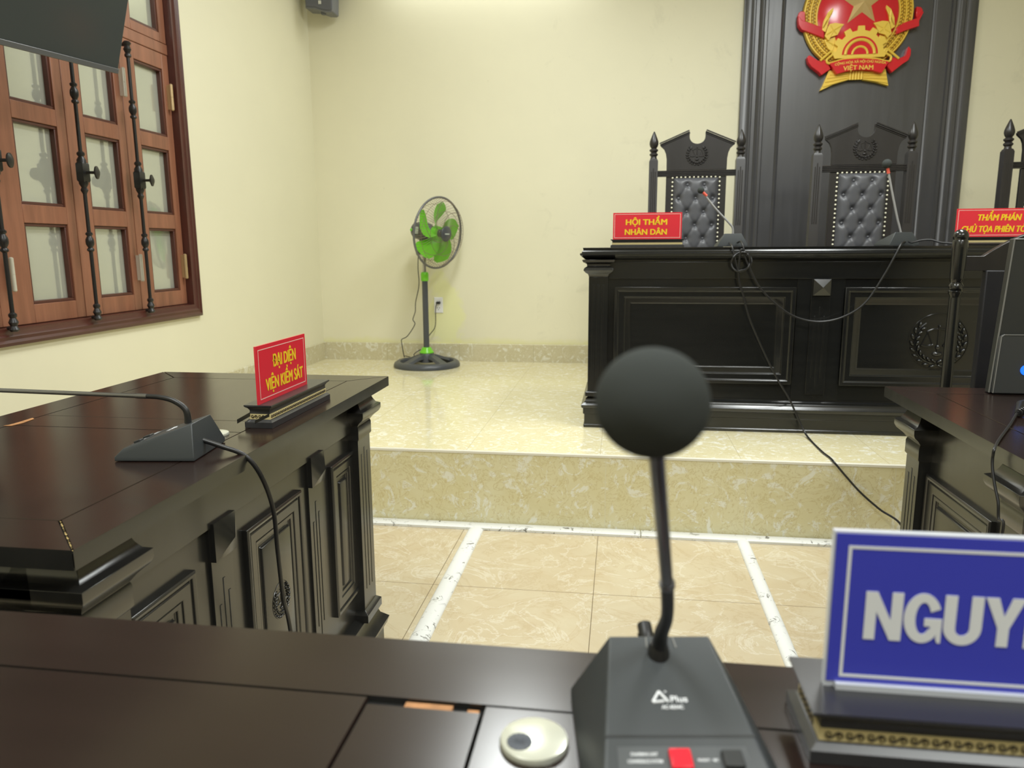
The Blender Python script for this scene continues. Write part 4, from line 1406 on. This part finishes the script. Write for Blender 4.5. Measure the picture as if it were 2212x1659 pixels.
def name_plate(name, loc, rotz, label, w, h, base_w, base_d, base_h, face_m, lines, line_m, border_m, gold=True, swirls=0, group=None, lw=0.0018, inset=0.008, plate_x=0.0, acrylic=False):
    """Reads from -y; origin under the base."""
    t = empty(name, loc, rotz, label, 'sign', 'acrylic name plates on wooden stands')
    hw, hd = base_w / 2, base_d / 2
    k = base_h / 0.040
    bm = B()
    stack(bm, -hw, hw, -hd, hd, [(0.0, 0.0), (0.010 * k, 0.0), (0.0135 * k, -0.005), (0.0142 * k, -0.006)])
    obj('stand_foot', bm, M_stand, t, world=False)
    bm = B()
    stack(bm, -hw + 0.007, hw - 0.007, -hd + 0.007, hd - 0.007, [(0.0142 * k, 0), (0.0235 * k, 0)])
    g = obj('gilt_strip', bm, M_gold, t, world=False, label='gilt strip with scroll pattern')
    if swirls:
        bm = B()
        sp = (base_w - 0.02) / swirls
        for q in range(swirls):
            swirl(bm, (-hw + 0.010 + sp * (q + 0.5), -hd + 0.007, 0.0188 * k), UX, UZ, NY, sp * 0.95, 0.0075 * k)
        ns = max(2, int((base_d - 0.02) / sp))
        for q in range(ns):
            swirl(bm, (-hw + 0.007, hd - 0.010 - sp * (q + 0.5), 0.0188 * k), (0, -1, 0), UZ, (-1, 0, 0), sp * 0.95, 0.0075 * k)
        obj('scroll_pattern', bm, M_golddk, g, world=False)
    bm = B()
    stack(bm, -hw, hw, -hd, hd, [(0.0235 * k, -0.008), (0.030 * k, -0.008), (0.034 * k, -0.005), (0.0365 * k, -0.001), (0.038 * k, 0.0), (0.040 * k, 0.0)])
    obj('stand_top', bm, M_stand, t, world=False)
    zb = base_h + 0.0002
    bm = B()
    th = 0.004
    x0 = plate_x - w / 2
    if acrylic:
        box(bm, x0 - 0.0015, x0 + w + 0.0015, -th / 2 + 0.0006, th / 2 + 0.002, zb, zb + h + 0.0015)
        ac = obj('acrylic_sleeve', bm, M_acry, t, world=False)
        bm = B()
        box(bm, x0 + 0.006, x0 + w, -th / 2 - 0.0040, -th / 2 + 0.0006, zb, zb + 0.0045)
        obj('acrylic_lip', bm, M_acry, ac, world=False)
        bm = B()
        box(bm, x0, x0 + w, -th / 2, -th / 2 + 0.002, zb + 0.0045, zb + h)
    else:
        box(bm, x0, x0 + w, -th / 2, th / 2, zb, zb + h)
    pl = obj('plate', bm, face_m, t, world=False)
    bm = B()
    border_line(bm, (x0, -th / 2, zb), UX, UZ, NY, w, h, inset, lw, 0.0003)
    obj('border_line', bm, border_m, pl, world=False)
    for s, cx, bz, cap, wd, bold, shear in lines:
        lettering('lettering', s, cap, wd, (plate_x + cx, -th / 2 - 0.0001, zb + bz), UX, UZ, line_m, pl, 0.0, 0.0005, shear, world=False, heavy=bold)
    return t


# blue plate: left edge x 0.151, front of the plate y 0.523
t_blue = name_plate('name_plate', (0.2975, 0.5195, 0.8004), radians(0.6), 'blue acrylic name plate with white letters on a gilded black stand', 0.302, 0.116, 0.326, 0.072, 0.038, M_blue,
           [], M_white, M_white, swirls=22, lw=0.0022, inset=0.0085, plate_x=0.005, acrylic=True)
blue_face = [c for c in t_blue.children if c.name.split('.')[0] == 'plate'][0]
block_lettering('lettering', 'NGUYÊN', 0.0358, (-0.1235, -0.0021, 0.038 + 0.0388), M_white, blue_face)
# prosecutor's plate on the desk beside the window
t_red = name_plate('name_plate', (-0.707, 1.505, 0.8004), pi / 2, 'red name plate with yellow letters on the desk by the window wall', 0.232, 0.116, 0.300, 0.058, 0.046, M_red,
           [('ĐẠI DIỆN', 0.008, 0.066, 0.0245, 0.108, 0.045, 0.0), ('VIỆN KIỂM SÁT', 0.006, 0.0215, 0.0245, 0.176, 0.045, 0.0)], M_yel, M_pink, swirls=18, plate_x=-0.030, lw=0.0016)
bm = B()
prism(bm, [(-0.150, -0.024, 0.030), (-0.150, -0.0232, 0.030), (-0.150, -0.0232, 0.024), (-0.150, -0.024, 0.024)], (-0.035, 0.012, -0.006))
prism(bm, [(-0.143, 0.020, 0.030), (-0.143, 0.021, 0.030), (-0.143, 0.021, 0.022), (-0.143, 0.020, 0.022)], (-0.022, 0.016, -0.010))
obj('loose_strip', bm, M_black, t_red, world=False, label='loose end of the trim strip')
name_plate('name_plate', (0.112, 3.495, BT), radians(1.0), 'red name plate with two short yellow lines on the bench end before the tufted chair', 0.306, 0.118, 0.326, 0.066, 0.036, M_red,
           [('HỘI THẨM', -0.004, 0.064, 0.0245, 0.182, 0.055, 0.0), ('NHÂN DÂN', -0.006, 0.0205, 0.0245, 0.186, 0.055, 0.0)], M_yel, M_pink, lw=0.002, inset=0.006)
name_plate('name_plate', (1.577, 3.495, BT), radians(-1.0), 'red name plate with slanted yellow letters on the bench, cut by the picture edge', 0.330, 0.118, 0.326, 0.066, 0.036, M_red,
           [('THẨM PHÁN', 0.004, 0.068, 0.0255, 0.168, 0.05, 0.18), ('CHỦ TỌA PHIÊN TÒA', -0.006, 0.0200, 0.0255, 0.268, 0.045, 0.18)], M_yel, M_pink, lw=0.002, inset=0.006)

# ------------------------------------------------------------------ pedestal fan
FX, FY = -1.362, 5.13
fan = empty('pedestal_fan', (FX, FY, ZD), 0, 'green and grey pedestal fan standing in the room corner on the dais', 'fan')
bm = B()
R = 0.235
lathe(bm, [(R - 0.050, 0.002), (R, 0.002), (R + 0.001, 0.014), (R - 0.006, 0.030), (R - 0.024, 0.042), (R - 0.044, 0.040), (R - 0.052, 0.026), (R - 0.050, 0.002)], (FX, FY, ZD), seg=56)
bmesh.ops.delete(bm, geom=[f for f in bm.faces if len(f.verts) > 8], context='FACES_ONLY')
ba = obj('base_ring', bm, M_fangrey, fan)
bm = B()
for k in range(4):
    a = radians(45 + 90 * k + 8)
    d, s = Vector((cos(a), sin(a), 0)), Vector((-sin(a), cos(a), 0))
    c = Vector((FX, FY, ZD))
    rings = []
    for r, w, z0, z1 in ((0.03, 0.030, 0.055, 0.090), (0.09, 0.034, 0.050, 0.074), (0.15, 0.040, 0.032, 0.052), (0.200, 0.046, 0.012, 0.034)):
        rings.append([c + d * r - s * w + Vector((0, 0, z0)), c + d * r + s * w + Vector((0, 0, z0)), c + d * r + s * w * 0.7 + Vector((0, 0, z1)), c + d * r - s * w * 0.7 + Vector((0, 0, z1))])
    ring_loft(bm, rings)
lathe(bm, [(0.062, 0.03), (0.058, 0.075), (0.050, 0.096), (0.0, 0.098)], (FX, FY, ZD), seg=28)
obj('base_spider', bm, M_fangrey, ba, bevel=0.003)
bm = B()
lathe(bm, [(0.050, 0.094), (0.052, 0.100), (0.038, 0.120), (0.030, 0.136), (0.0, 0.137)], (FX, FY, ZD), seg=28)
obj('base_collar', bm, M_green, fan, label='green cone at the foot of the pole')
bm = B()
lathe(bm, [(0.0205, 0.13), (0.0205, 0.612), (0.0, 0.613)], (FX, FY, ZD), seg=24)
obj('lower_pole', bm, M_fangrey, fan)
bm = B()
lathe(bm, [(0.024, 0.603), (0.027, 0.607), (0.027, 0.650), (0.024, 0.662), (0.016, 0.666)], (FX, FY, ZD), seg=24)
obj('height_collar', bm, M_green, fan, label='green height collar')
bm = B()
lathe(bm, [(0.0125, 0.66), (0.0125, 0.80), (0.0, 0.801)], (FX, FY, ZD), seg=20)
obj('upper_tube', bm, M_chrome, fan)
# head: axis towards the room, a little down
al, tl = radians(62), radians(-6)
n = Vector((sin(al) * cos(tl), -cos(al) * cos(tl), sin(tl)))
HC = Vector((FX, FY, ZD + 0.945)) + n * 0.135       # middle of the guard
bm = B()
nk = Vector((FX, FY, 0))
tube(bm, [nk + Vector((0, 0, ZD + 0.785)), nk + Vector((0, 0, ZD + 0.84)), nk + Vector((-0.012, 0.006, ZD + 0.90))], [0.020, 0.021, 0.026], 14)
tube(bm, [nk + Vector((0, 0, ZD + 0.79)), nk + Vector((-0.045, 0.005, ZD + 0.795))], 0.008, 10)
ellipsoid(bm, nk + Vector((-0.048, 0.005, ZD + 0.795)), (0.012, 0.012, 0.016))
obj('tilt_neck', bm, M_fangrey, fan)
bm = B()
mo = HC - n * 0.178
lathe(bm, [(0.0, -0.050), (0.030, -0.047), (0.052, -0.030), (0.060, 0.0), (0.062, 0.060), (0.056, 0.095), (0.036, 0.135), (0.026, 0.140), (0.0, 0.141)], mo, n, 28)
mt = obj('motor_housing', bm, M_fangrey, fan)
sidev = n.cross(Vector((0, 0, 1))).normalized()
upv = sidev.cross(n).normalized()
bm = B()
camd = (Vector((0, 0, 1.15)) - mo)
sd = (camd - n * camd.dot(n)).normalized()
ellipsoid(bm, mo + sd * 0.050 - n * 0.022, (0.012, 0.012, 0.012))
obj('motor_cap', bm, M_green, mt, label='green button on the motor')
bm = B()
tv = n.cross(sd).normalized()
cc = mo + sd * 0.0622 + n * 0.030
prism(bm, [cc - n * 0.022 - tv * 0.024, cc + n * 0.022 - tv * 0.024, cc + n * 0.022 + tv * 0.024, cc - n * 0.022 + tv * 0.024], sd * 0.0010)
obj('sticker', bm, M_sticker, mt, label='grey green sticker')
GR = 0.238
def gpt(r, a, d):
    return HC + (sidev * cos(a) + upv * sin(a)) * r + n * d
bm = B()
tube(bm, [gpt(GR, 2 * pi * k / 64, 0) for k in range(64)], 0.0075, 10, closed=True)
obj('guard_rim', bm, M_fanrim, fan)
bm = B()
for k in range(72):
    a = 2 * pi * k / 72
    tube(bm, [gpt(GR, a, 0.004), gpt(GR * 0.86, a + 0.03, 0.050), gpt(GR * 0.55, a + 0.10, 0.066), gpt(0.045, a + 0.2, 0.070)], 0.0009, 4, smooth=3)
for r, d in ((GR * 0.9, 0.043), (GR * 0.62, 0.064)):
    tube(bm, [gpt(r, 2 * pi * k / 48, d) for k in range(48)], 0.0014, 5, closed=True)
fg = obj('front_guard', bm, M_wire, fan)
bm = B()
for k in range(6):
    a0 = 2 * pi * k / 6
    tube(bm, [gpt(0.05 + (GR * 0.90 - 0.05) * u, a0 + 1.5 * u, 0.071 - 0.028 * u ** 3) for u in [q / 8 for q in range(9)]], 0.0017, 5, smooth=3)
obj('guard_spiral', bm, M_wire, fg)
bm = B()
for k in range(60):
    a = 2 * pi * k / 60
    tube(bm, [gpt(GR, a, -0.004), gpt(GR * 0.80, a - 0.05, -0.052), gpt(0.065, a - 0.15, -0.068)], 0.0009, 4, smooth=3)
tube(bm, [gpt(GR * 0.8, 2 * pi * k / 48, -0.052) for k in range(48)], 0.0014, 5, closed=True)
obj('rear_guard', bm, M_wire, fan)
bm = B()
lathe(bm, [(0.034, 0.0), (0.048, 0.003), (0.052, 0.010), (0.045, 0.016), (0.0, 0.018)], HC + n * 0.064, n, 32)
bd = obj('guard_badge', bm, M_fangrey, fg)
bm = B()
c_ = HC + n * 0.0822
prism(bm, [c_ - sidev * 0.022 - upv * 0.004, c_ + sidev * 0.022 - upv * 0.004, c_ + sidev * 0.022 + upv * 0.004, c_ - sidev * 0.022 + upv * 0.004], n * 0.0008)
obj('badge_mark', bm, M_sticker, bd, label='pale mark')
bm = B()
lathe(bm, [(0.046, -0.030), (0.048, -0.012), (0.044, 0.010), (0.020, 0.014), (0.0, 0.0145)], HC, n, 28)
hb = obj('blade_hub', bm, M_green, fan)
bm = B()
lathe(bm, [(0.026, 0.012), (0.026, 0.030), (0.020, 0.036), (0.0, 0.037)], HC, n, 24)
obj('hub_nut', bm, M_fangrey, hb)
for k in range(5):
    a0 = radians(82 + 72 * k)
    bm = B()
    rows = []
    for iu in range(11):
        u = iu / 10
        r = 0.040 + 0.170 * u
        wid = 0.020 + 0.056 * sin(min(1, u * 1.08) * pi * 0.60) ** 1.3
        if u > 0.85:
            wid *= 1 - ((u - 0.85) / 0.15) ** 2 * 0.45
        sw = 0.55 * u - 0.15
        row = []
        for iv in range(7):
            v = iv / 6 * 2 - 1
            ang = a0 + sw + v * wid / max(r, 0.05)
            dd = -0.012 - v * (0.030 - 0.012 * u)
            row.append(gpt(r, ang, dd))
        rows.append(row)
    vf = [[bm.verts.new(p + n * 0.0012) for p in row] for row in rows]
    vb = [[bm.verts.new(p - n * 0.0012) for p in row] for row in rows]
    for i in range(10):
        for j in range(6):
            bm.faces.new((vf[i][j], vf[i][j + 1], vf[i + 1][j + 1], vf[i + 1][j]))
            bm.faces.new((vb[i][j], vb[i + 1][j], vb[i + 1][j + 1], vb[i][j + 1]))
    for i in range(10):
        for j in (0, 6):
            bm.faces.new((vf[i][j], vf[i + 1][j], vb[i + 1][j], vb[i][j]))
    for j in range(6):
        for i in (0, 10):
            bm.faces.new((vf[i][j], vf[i][j + 1], vb[i][j + 1], vb[i][j]))
    obj('blade', bm, M_green, hb, smooth=60)
bm = B()
cord = [(FX - 0.045, FY + 0.01, ZD + 0.79), (-1.4087, 5.1300, 1.0126), (-1.4081, 5.1400, 0.8963), (-1.4379, 5.1500, 0.7785), (-1.4461, 5.1600, 0.7087), (-1.4648, 5.1600, 0.6525), (-1.4522, 5.1600, 0.6162), (-1.5124, 5.1700, 0.5313), (-1.5574, 5.1800, 0.5061), (-1.5584, 5.1800, 0.4758), (-1.5442, 5.1800, 0.3815), (-1.56, 5.27, 0.372), (-1.50, 5.34, 0.345), (-1.5054, 5.3000, 0.3786), (-1.4712, 5.3200, 0.4075), (-1.4382, 5.3300, 0.4239), (-1.3974, 5.3450, 0.5156), (-1.3513, 5.3500, 0.5842), (-1.3451, 5.3520, 0.7137), (-1.3337, 5.3520, 0.7511), (-1.3251, 5.3600, 0.7573)]
tube(bm, cord, 0.0030, 8, smooth=6)
cd = obj('power_cord', bm, M_rubber, fan)
bm = B()
pq = (-1.3280, 5.3720, 0.7564)
stack(bm, pq[0] - 0.014, pq[0] + 0.014, 5.354, 5.3815, [(pq[2] - 0.008, -0.002), (pq[2] - 0.005, 0), (pq[2] + 0.005, 0), (pq[2] + 0.008, -0.002)])
obj('plug', bm, M_rubber, cd)

# wall socket
oc = (-1.3314, 5.3910, 0.7380)
so = empty('wall_socket', (oc[0], YB, oc[2]), 0, 'white double wall socket behind the pedestal fan', 'socket')
bm = B()
panel(bm, (oc[0] - 0.033, YB - 0.0005, oc[2] - 0.058), UX, UZ, NY, 0.066, 0.116, [(0, 0), (0, 0.004), (0.003, 0.007)])
sp = obj('cover_plate', bm, M_outlet, so)
bm = B()
for dz in (-0.024, 0.022):
    for dx in (-0.008, 0.008):
        box(bm, oc[0] + dx - 0.002, oc[0] + dx + 0.002, YB - 0.0080, YB - 0.0073, oc[2] + dz, oc[2] + dz + 0.008)
    lathe(bm, [(0.003, 0), (0.0, 0.0006)], (oc[0], YB - 0.0075, oc[2] + dz - 0.009), NY, 10)
obj('socket_slot', bm, M_groove, sp)

# ------------------------------------------------------------------ television
TB = Vector((-1.8500, 2.6667, 1.7881))
tw = Vector((cos(radians(76.645)), sin(radians(76.645)), 0))
tn_h = Vector((tw.y, -tw.x, 0))
th_ = radians(19.5)
tu = Vector((0, 0, cos(th_))) + tn_h * sin(th_)
tn = tw.cross(tu).normalized()
if tn.dot(tn_h) < 0:
    tn = -tn
W_TV, H_TV = 0.82, 0.47
tvr = empty('television', TB - tw * W_TV / 2 + tu * H_TV / 2, 0, 'black flat television tilted down in front of the window', 'television')


def tv_pt(a, b, c):
    """a along the bottom from the far corner back, b up, c out of the screen."""
    return TB - tw * a + tu * b + tn * c


bm = B()
prism(bm, [tv_pt(0, 0, -0.045), tv_pt(W_TV, 0, -0.045), tv_pt(W_TV, H_TV, -0.045), tv_pt(0, H_TV, -0.045)], tn * 0.045)
tvc = obj('cabinet', bm, M_tvb, tvr, bevel=0.003)
bm = B()
prism(bm, [tv_pt(0.004, 0.020, 0.0002), tv_pt(W_TV - 0.004, 0.020, 0.0002), tv_pt(W_TV - 0.004, H_TV - 0.004, 0.0002), tv_pt(0.004, H_TV - 0.004, 0.0002)], tn * 0.0008)
obj('screen', bm, M_tvs, tvr)
bm = B()
prism(bm, [tv_pt(0.001, 0.001, 0.0), tv_pt(W_TV - 0.001, 0.001, 0.0), tv_pt(W_TV - 0.001, 0.0195, 0.0), tv_pt(0.001, 0.0195, 0.0)], tn * 0.006)
obj('bottom_bezel', bm, mat('tv_bezel_strip', (0.10, 0.102, 0.105), 0.3), tvr, bevel=0.002)
bm = B()
mid = tv_pt(W_TV * 0.8, H_TV * 0.8, -0.045)
tube(bm, [mid, Vector((XW + 0.06, mid.y - 0.0, mid.z)), Vector((XW + 0.06, 1.85, mid.z)), Vector((XW, 1.85, mid.z))], 0.018, 10)
box(bm, XW, XW + 0.012, 1.80, 1.90, mid.z - 0.10, mid.z + 0.10)
obj('wall_bracket', bm, M_tvb, tvr)

# ------------------------------------------------------------------ loudspeaker high in the corner
spk = empty('loudspeaker', (-2.09, 5.27, 2.79), 0, 'grey wall loudspeaker high up in the room corner, cut by the picture top', 'speaker')
bm = B()
pts = [(-2.1660, 5.2000, 2.7648), (-2.1000, 5.2000, 2.7588), (-2.0708, 5.2000, 2.7486), (-2.0352, 5.2000, 2.7352), (-1.9894, 5.2000, 2.7301), (-1.9758, 5.2000, 2.7382)]
top_z = 3.03
ol = [(p[0], 5.20, p[2]) for p in pts] + [(-1.962, 5.20, top_z), (-2.170, 5.20, top_z)]
prism(bm, ol, (0, 0.12, 0))
sb = obj('cabinet', bm, mat('speaker_shell', (0.16, 0.165, 0.18), 0.45), spk, bevel=0.004)
bm = B()
ins = [(x * 0.94 + (-2.066) * 0.06, 5.199, z * 0.92 + 2.90 * 0.08) for x, y, z in ol]
prism(bm, ins, (0, -0.006, 0))
gl = obj('grille', bm, M_spk, spk, bevel=0.002)
bm = B()
bp_ = (-2.0592, 5.1900, 2.7948)
box(bm, bp_[0] - 0.009, bp_[0] - 0.001, 5.190, 5.1935, bp_[2] - 0.010, bp_[2] + 0.012)
box(bm, bp_[0] + 0.002, bp_[0] + 0.009, 5.190, 5.1935, bp_[2] - 0.010, bp_[2] + 0.012)
obj('badge', bm, M_badge, gl, label='small white badge')
bm = B()
tb = (-2.0535, 5.2200, 2.7329)
lathe(bm, [(0.016, 0.0), (0.020, 0.02), (0.026, 0.05)], (tb[0], 5.24, tb[2] - 0.002), seg=16)
tube(bm, [(-2.07, 5.30, 2.90), (-2.09, 5.392, 2.90)], 0.016, 10)
obj('mounting_bracket', bm, M_spk, spk)

# ------------------------------------------------------------------ computer unit on the desk before the bench
CX = 0.880
aio = empty('computer_unit', (CX + 0.22, 1.915, 0.80), 0, 'black computer unit with a glowing blue power button, cut by the picture edge', 'computer')
bm = B()
a0, a1 = (0.8783, 1.9020, 0.8000), (0.8968, 1.9020, 1.1653)
wv = 0.46
rings = []
prism(bm, [(a0[0], 1.902, 0.801), (a0[0] + wv, 1.902, 0.801), (a1[0] + wv - 0.1, 1.902, a1[2]), (a1[0], 1.902, a1[2])], (0, 0.022, 0))
ab = obj('body', bm, [M_aio], aio, bevel=0.003)
bm = B()
tube(bm, [(a0[0] + 0.001, 1.9015, 0.803), (a1[0] + 0.001, 1.9015, a1[2] - 0.002), (a1[0] + 0.3, 1.9015, a1[2] - 0.002)], 0.0022, 6)
obj('edge_trim', bm, M_aioedge, aio)
bm = B()
b0_, b1_ = (0.8813, 1.8950, 0.8003), (0.8879, 1.8950, 0.9438)
prism(bm, [(b0_[0], 1.902, 0.802), (b0_[0] + 0.36, 1.902, 0.802), (b1_[0] + 0.30, 1.902, b1_[2]), (b1_[0] + 0.004, 1.902, b1_[2]), (b1_[0] - 0.001, 1.902, b1_[2] - 0.006)], (0, -0.012, 0))
fp = obj('lower_housing', bm, mat('computer_housing', (0.05, 0.053, 0.055), 0.35), aio, bevel=0.003)
bm = B()
tube(bm, [(b0_[0] + 0.001, 1.8895, 0.804), (b1_[0] + 0.0, 1.8895, b1_[2] - 0.006), (b1_[0] + 0.005, 1.8895, b1_[2] - 0.001), (b1_[0] + 0.28, 1.8895, b1_[2] - 0.001)], 0.0013, 6)
obj('housing_edge', bm, M_aioedge, fp)
lc = Vector((0.9488, 1.8880, 0.8598))
bm = B()
lathe(bm, [(0.0125, 0.0), (0.0115, 0.004), (0.0, 0.0045)], lc + Vector((0, 0.0025, 0)), NY, 24)
obj('power_button', bm, M_led, fp, label='glowing blue power button')
bm = B()
ellipsoid(bm, lc + Vector((0.001, -0.002, -0.004)), (0.006, 0.0012, 0.004))
obj('button_core', bm, M_cyan, fp, label='cyan glow')

# cable over the edge of that desk
cab = empty('desk_cable', (0.85, 1.70, 0.80), 0, 'black cable hanging over the desk edge beside the computer unit', 'cable')
bm = B()
tube(bm, [(0.852, 1.700, 0.812), (0.7690, 1.5613, 0.8060), (0.7187, 1.4795, 0.8050), (0.6777, 1.4123, 0.8050), (0.6540, 1.3735, 0.7984), (0.6530, 1.3741, 0.7814), (0.6520, 1.3675, 0.7622), (0.6520, 1.3535, 0.7371), (0.6520, 1.3366, 0.7134), (0.6520, 1.3290, 0.6869), (0.6520, 1.3131, 0.6595), (0.640, 1.36, 0.40), (0.630, 1.34, 0.12), (0.610, 1.30, 0.006), (0.585, 1.24, 0.004)], 0.0026, 8, smooth=8)
obj('cord', bm, M_rubber, cab)
bm = B()
tube(bm, [(0.8130, 1.6331, 0.8090), (0.858, 1.715, 0.812), (0.905, 1.75, 0.812)], [0.0045, 0.0085, 0.0095], 12)
for k in range(3):
    p = Vector((0.8130, 1.6331, 0.8090)) + Vector((0.007, 0.006, 0.001)) * (k + 0.6)
    lathe(bm, [(0.0070, 0.0), (0.0078, 0.002), (0.0070, 0.004)], p, (0.75, 0.6, 0), 14)
obj('connector', bm, M_rubber, cab)

# ------------------------------------------------------------------ chair behind that desk
YC = 2.42
ck = empty('clerk_chair', (1.30, YC, 0.0), 0, 'dark carved chair with a ball topped post behind the computer desk', 'chair')


zt_ = (0.9852, 2.4200, 1.1976)[2]
px_ = (0.9948, 2.4200, 1.1096)[0]
for s in (0, 1):
    x = px_ if s == 0 else 2 * 1.30 - px_
    bm = B()
    zl = [(0.9865, 2.4200, 1.1976)[2], (0.9892, 2.4200, 1.1693)[2], (0.9897, 2.4200, 1.1639)[2], (0.9912, 2.4200, 1.1477)[2], (1.0016, 2.4200, 1.0385)[2], (1.0022, 2.4200, 1.0316)[2], (1.0030, 2.4200, 1.0233)[2], (1.0038, 2.4200, 1.0150)[2], (1.0045, 2.4200, 1.0081)[2], (1.0052, 2.4200, 0.9998)[2]]
    prof = [(0.018, 0.0), (0.016, zl[9] - 0.006), (0.015, zl[9]), (0.0195, zl[8]), (0.0195, zl[7]), (0.0155, zl[7] + 0.004), (0.0200, zl[6]), (0.0205, zl[5]), (0.0150, zl[4] + 0.002), (0.0185, zl[4] + 0.006),
            (0.0198, zl[4] + 0.016), (0.0214, zl[3] - 0.004), (0.0210, zl[2] - 0.002), (0.0180, zl[2] + 0.004), (0.0120, zl[1] + 0.001)]
    zb_ = zt_ - 0.0212
    for q in range(-5, 7):
        a = q / 6 * pi / 2
        prof.append((0.0212 * cos(a), zb_ + 0.0212 * sin(a)))
    lathe(bm, prof, (x, YC, 0), seg=24)
    obj('back_post', bm, M_black, ck)
    bm = B()
    stack(bm, x - 0.02, x + 0.02, YC - 0.39, YC - 0.35, [(0.0, -0.004), (0.42, 0)])
    obj('front_leg', bm, M_chairw, ck, bevel=0.002)
bm = B()
la, lb_, lc_ = (1.0029, 2.4200, 1.1191), (1.0591, 2.4200, 1.1189), (1.1401, 2.4200, 1.1669)
xm = 1.30
pts = [(la[0] - 0.012, la[2]), (lb_[0], lb_[2])]
for k in range(1, 15):
    u = k / 14
    x = lb_[0] + (xm - lb_[0]) * u
    pts.append((x, lb_[2] + 0.085 * (1 - (1 - u) ** 2.2)))
left = pts[:]
for x, z in left[-2::-1]:
    pts.append((2 * xm - x, z))
zlow = (1.0634, 2.4200, 1.0754)[2]
pts += [(2 * xm - la[0] + 0.012, zlow), (la[0] - 0.012, zlow)]
prism(bm, [(x, YC - 0.012, z) for x, z in pts], (0, 0.024, 0))
obj('crest_rail', bm, M_chairw, ck, bevel=0.0015)
bm = B()
xp = (1.0655, 2.4200, 1.0550)[0]
box(bm, xp, 2 * xm - xp, YC - 0.02, YC + 0.008, 0.45, zlow + 0.002)
obj('back_panel', bm, mat('chair_back_navy_black', (0.010, 0.010, 0.015), 0.5), ck, bevel=0.004)
bm = B()
stack(bm, px_ + 0.004, 2 * xm - px_ - 0.004, YC - 0.39, YC + 0.01, [(0.40, 0), (0.44, 0.0)])
obj('seat', bm, M_chairw, ck, bevel=0.004)
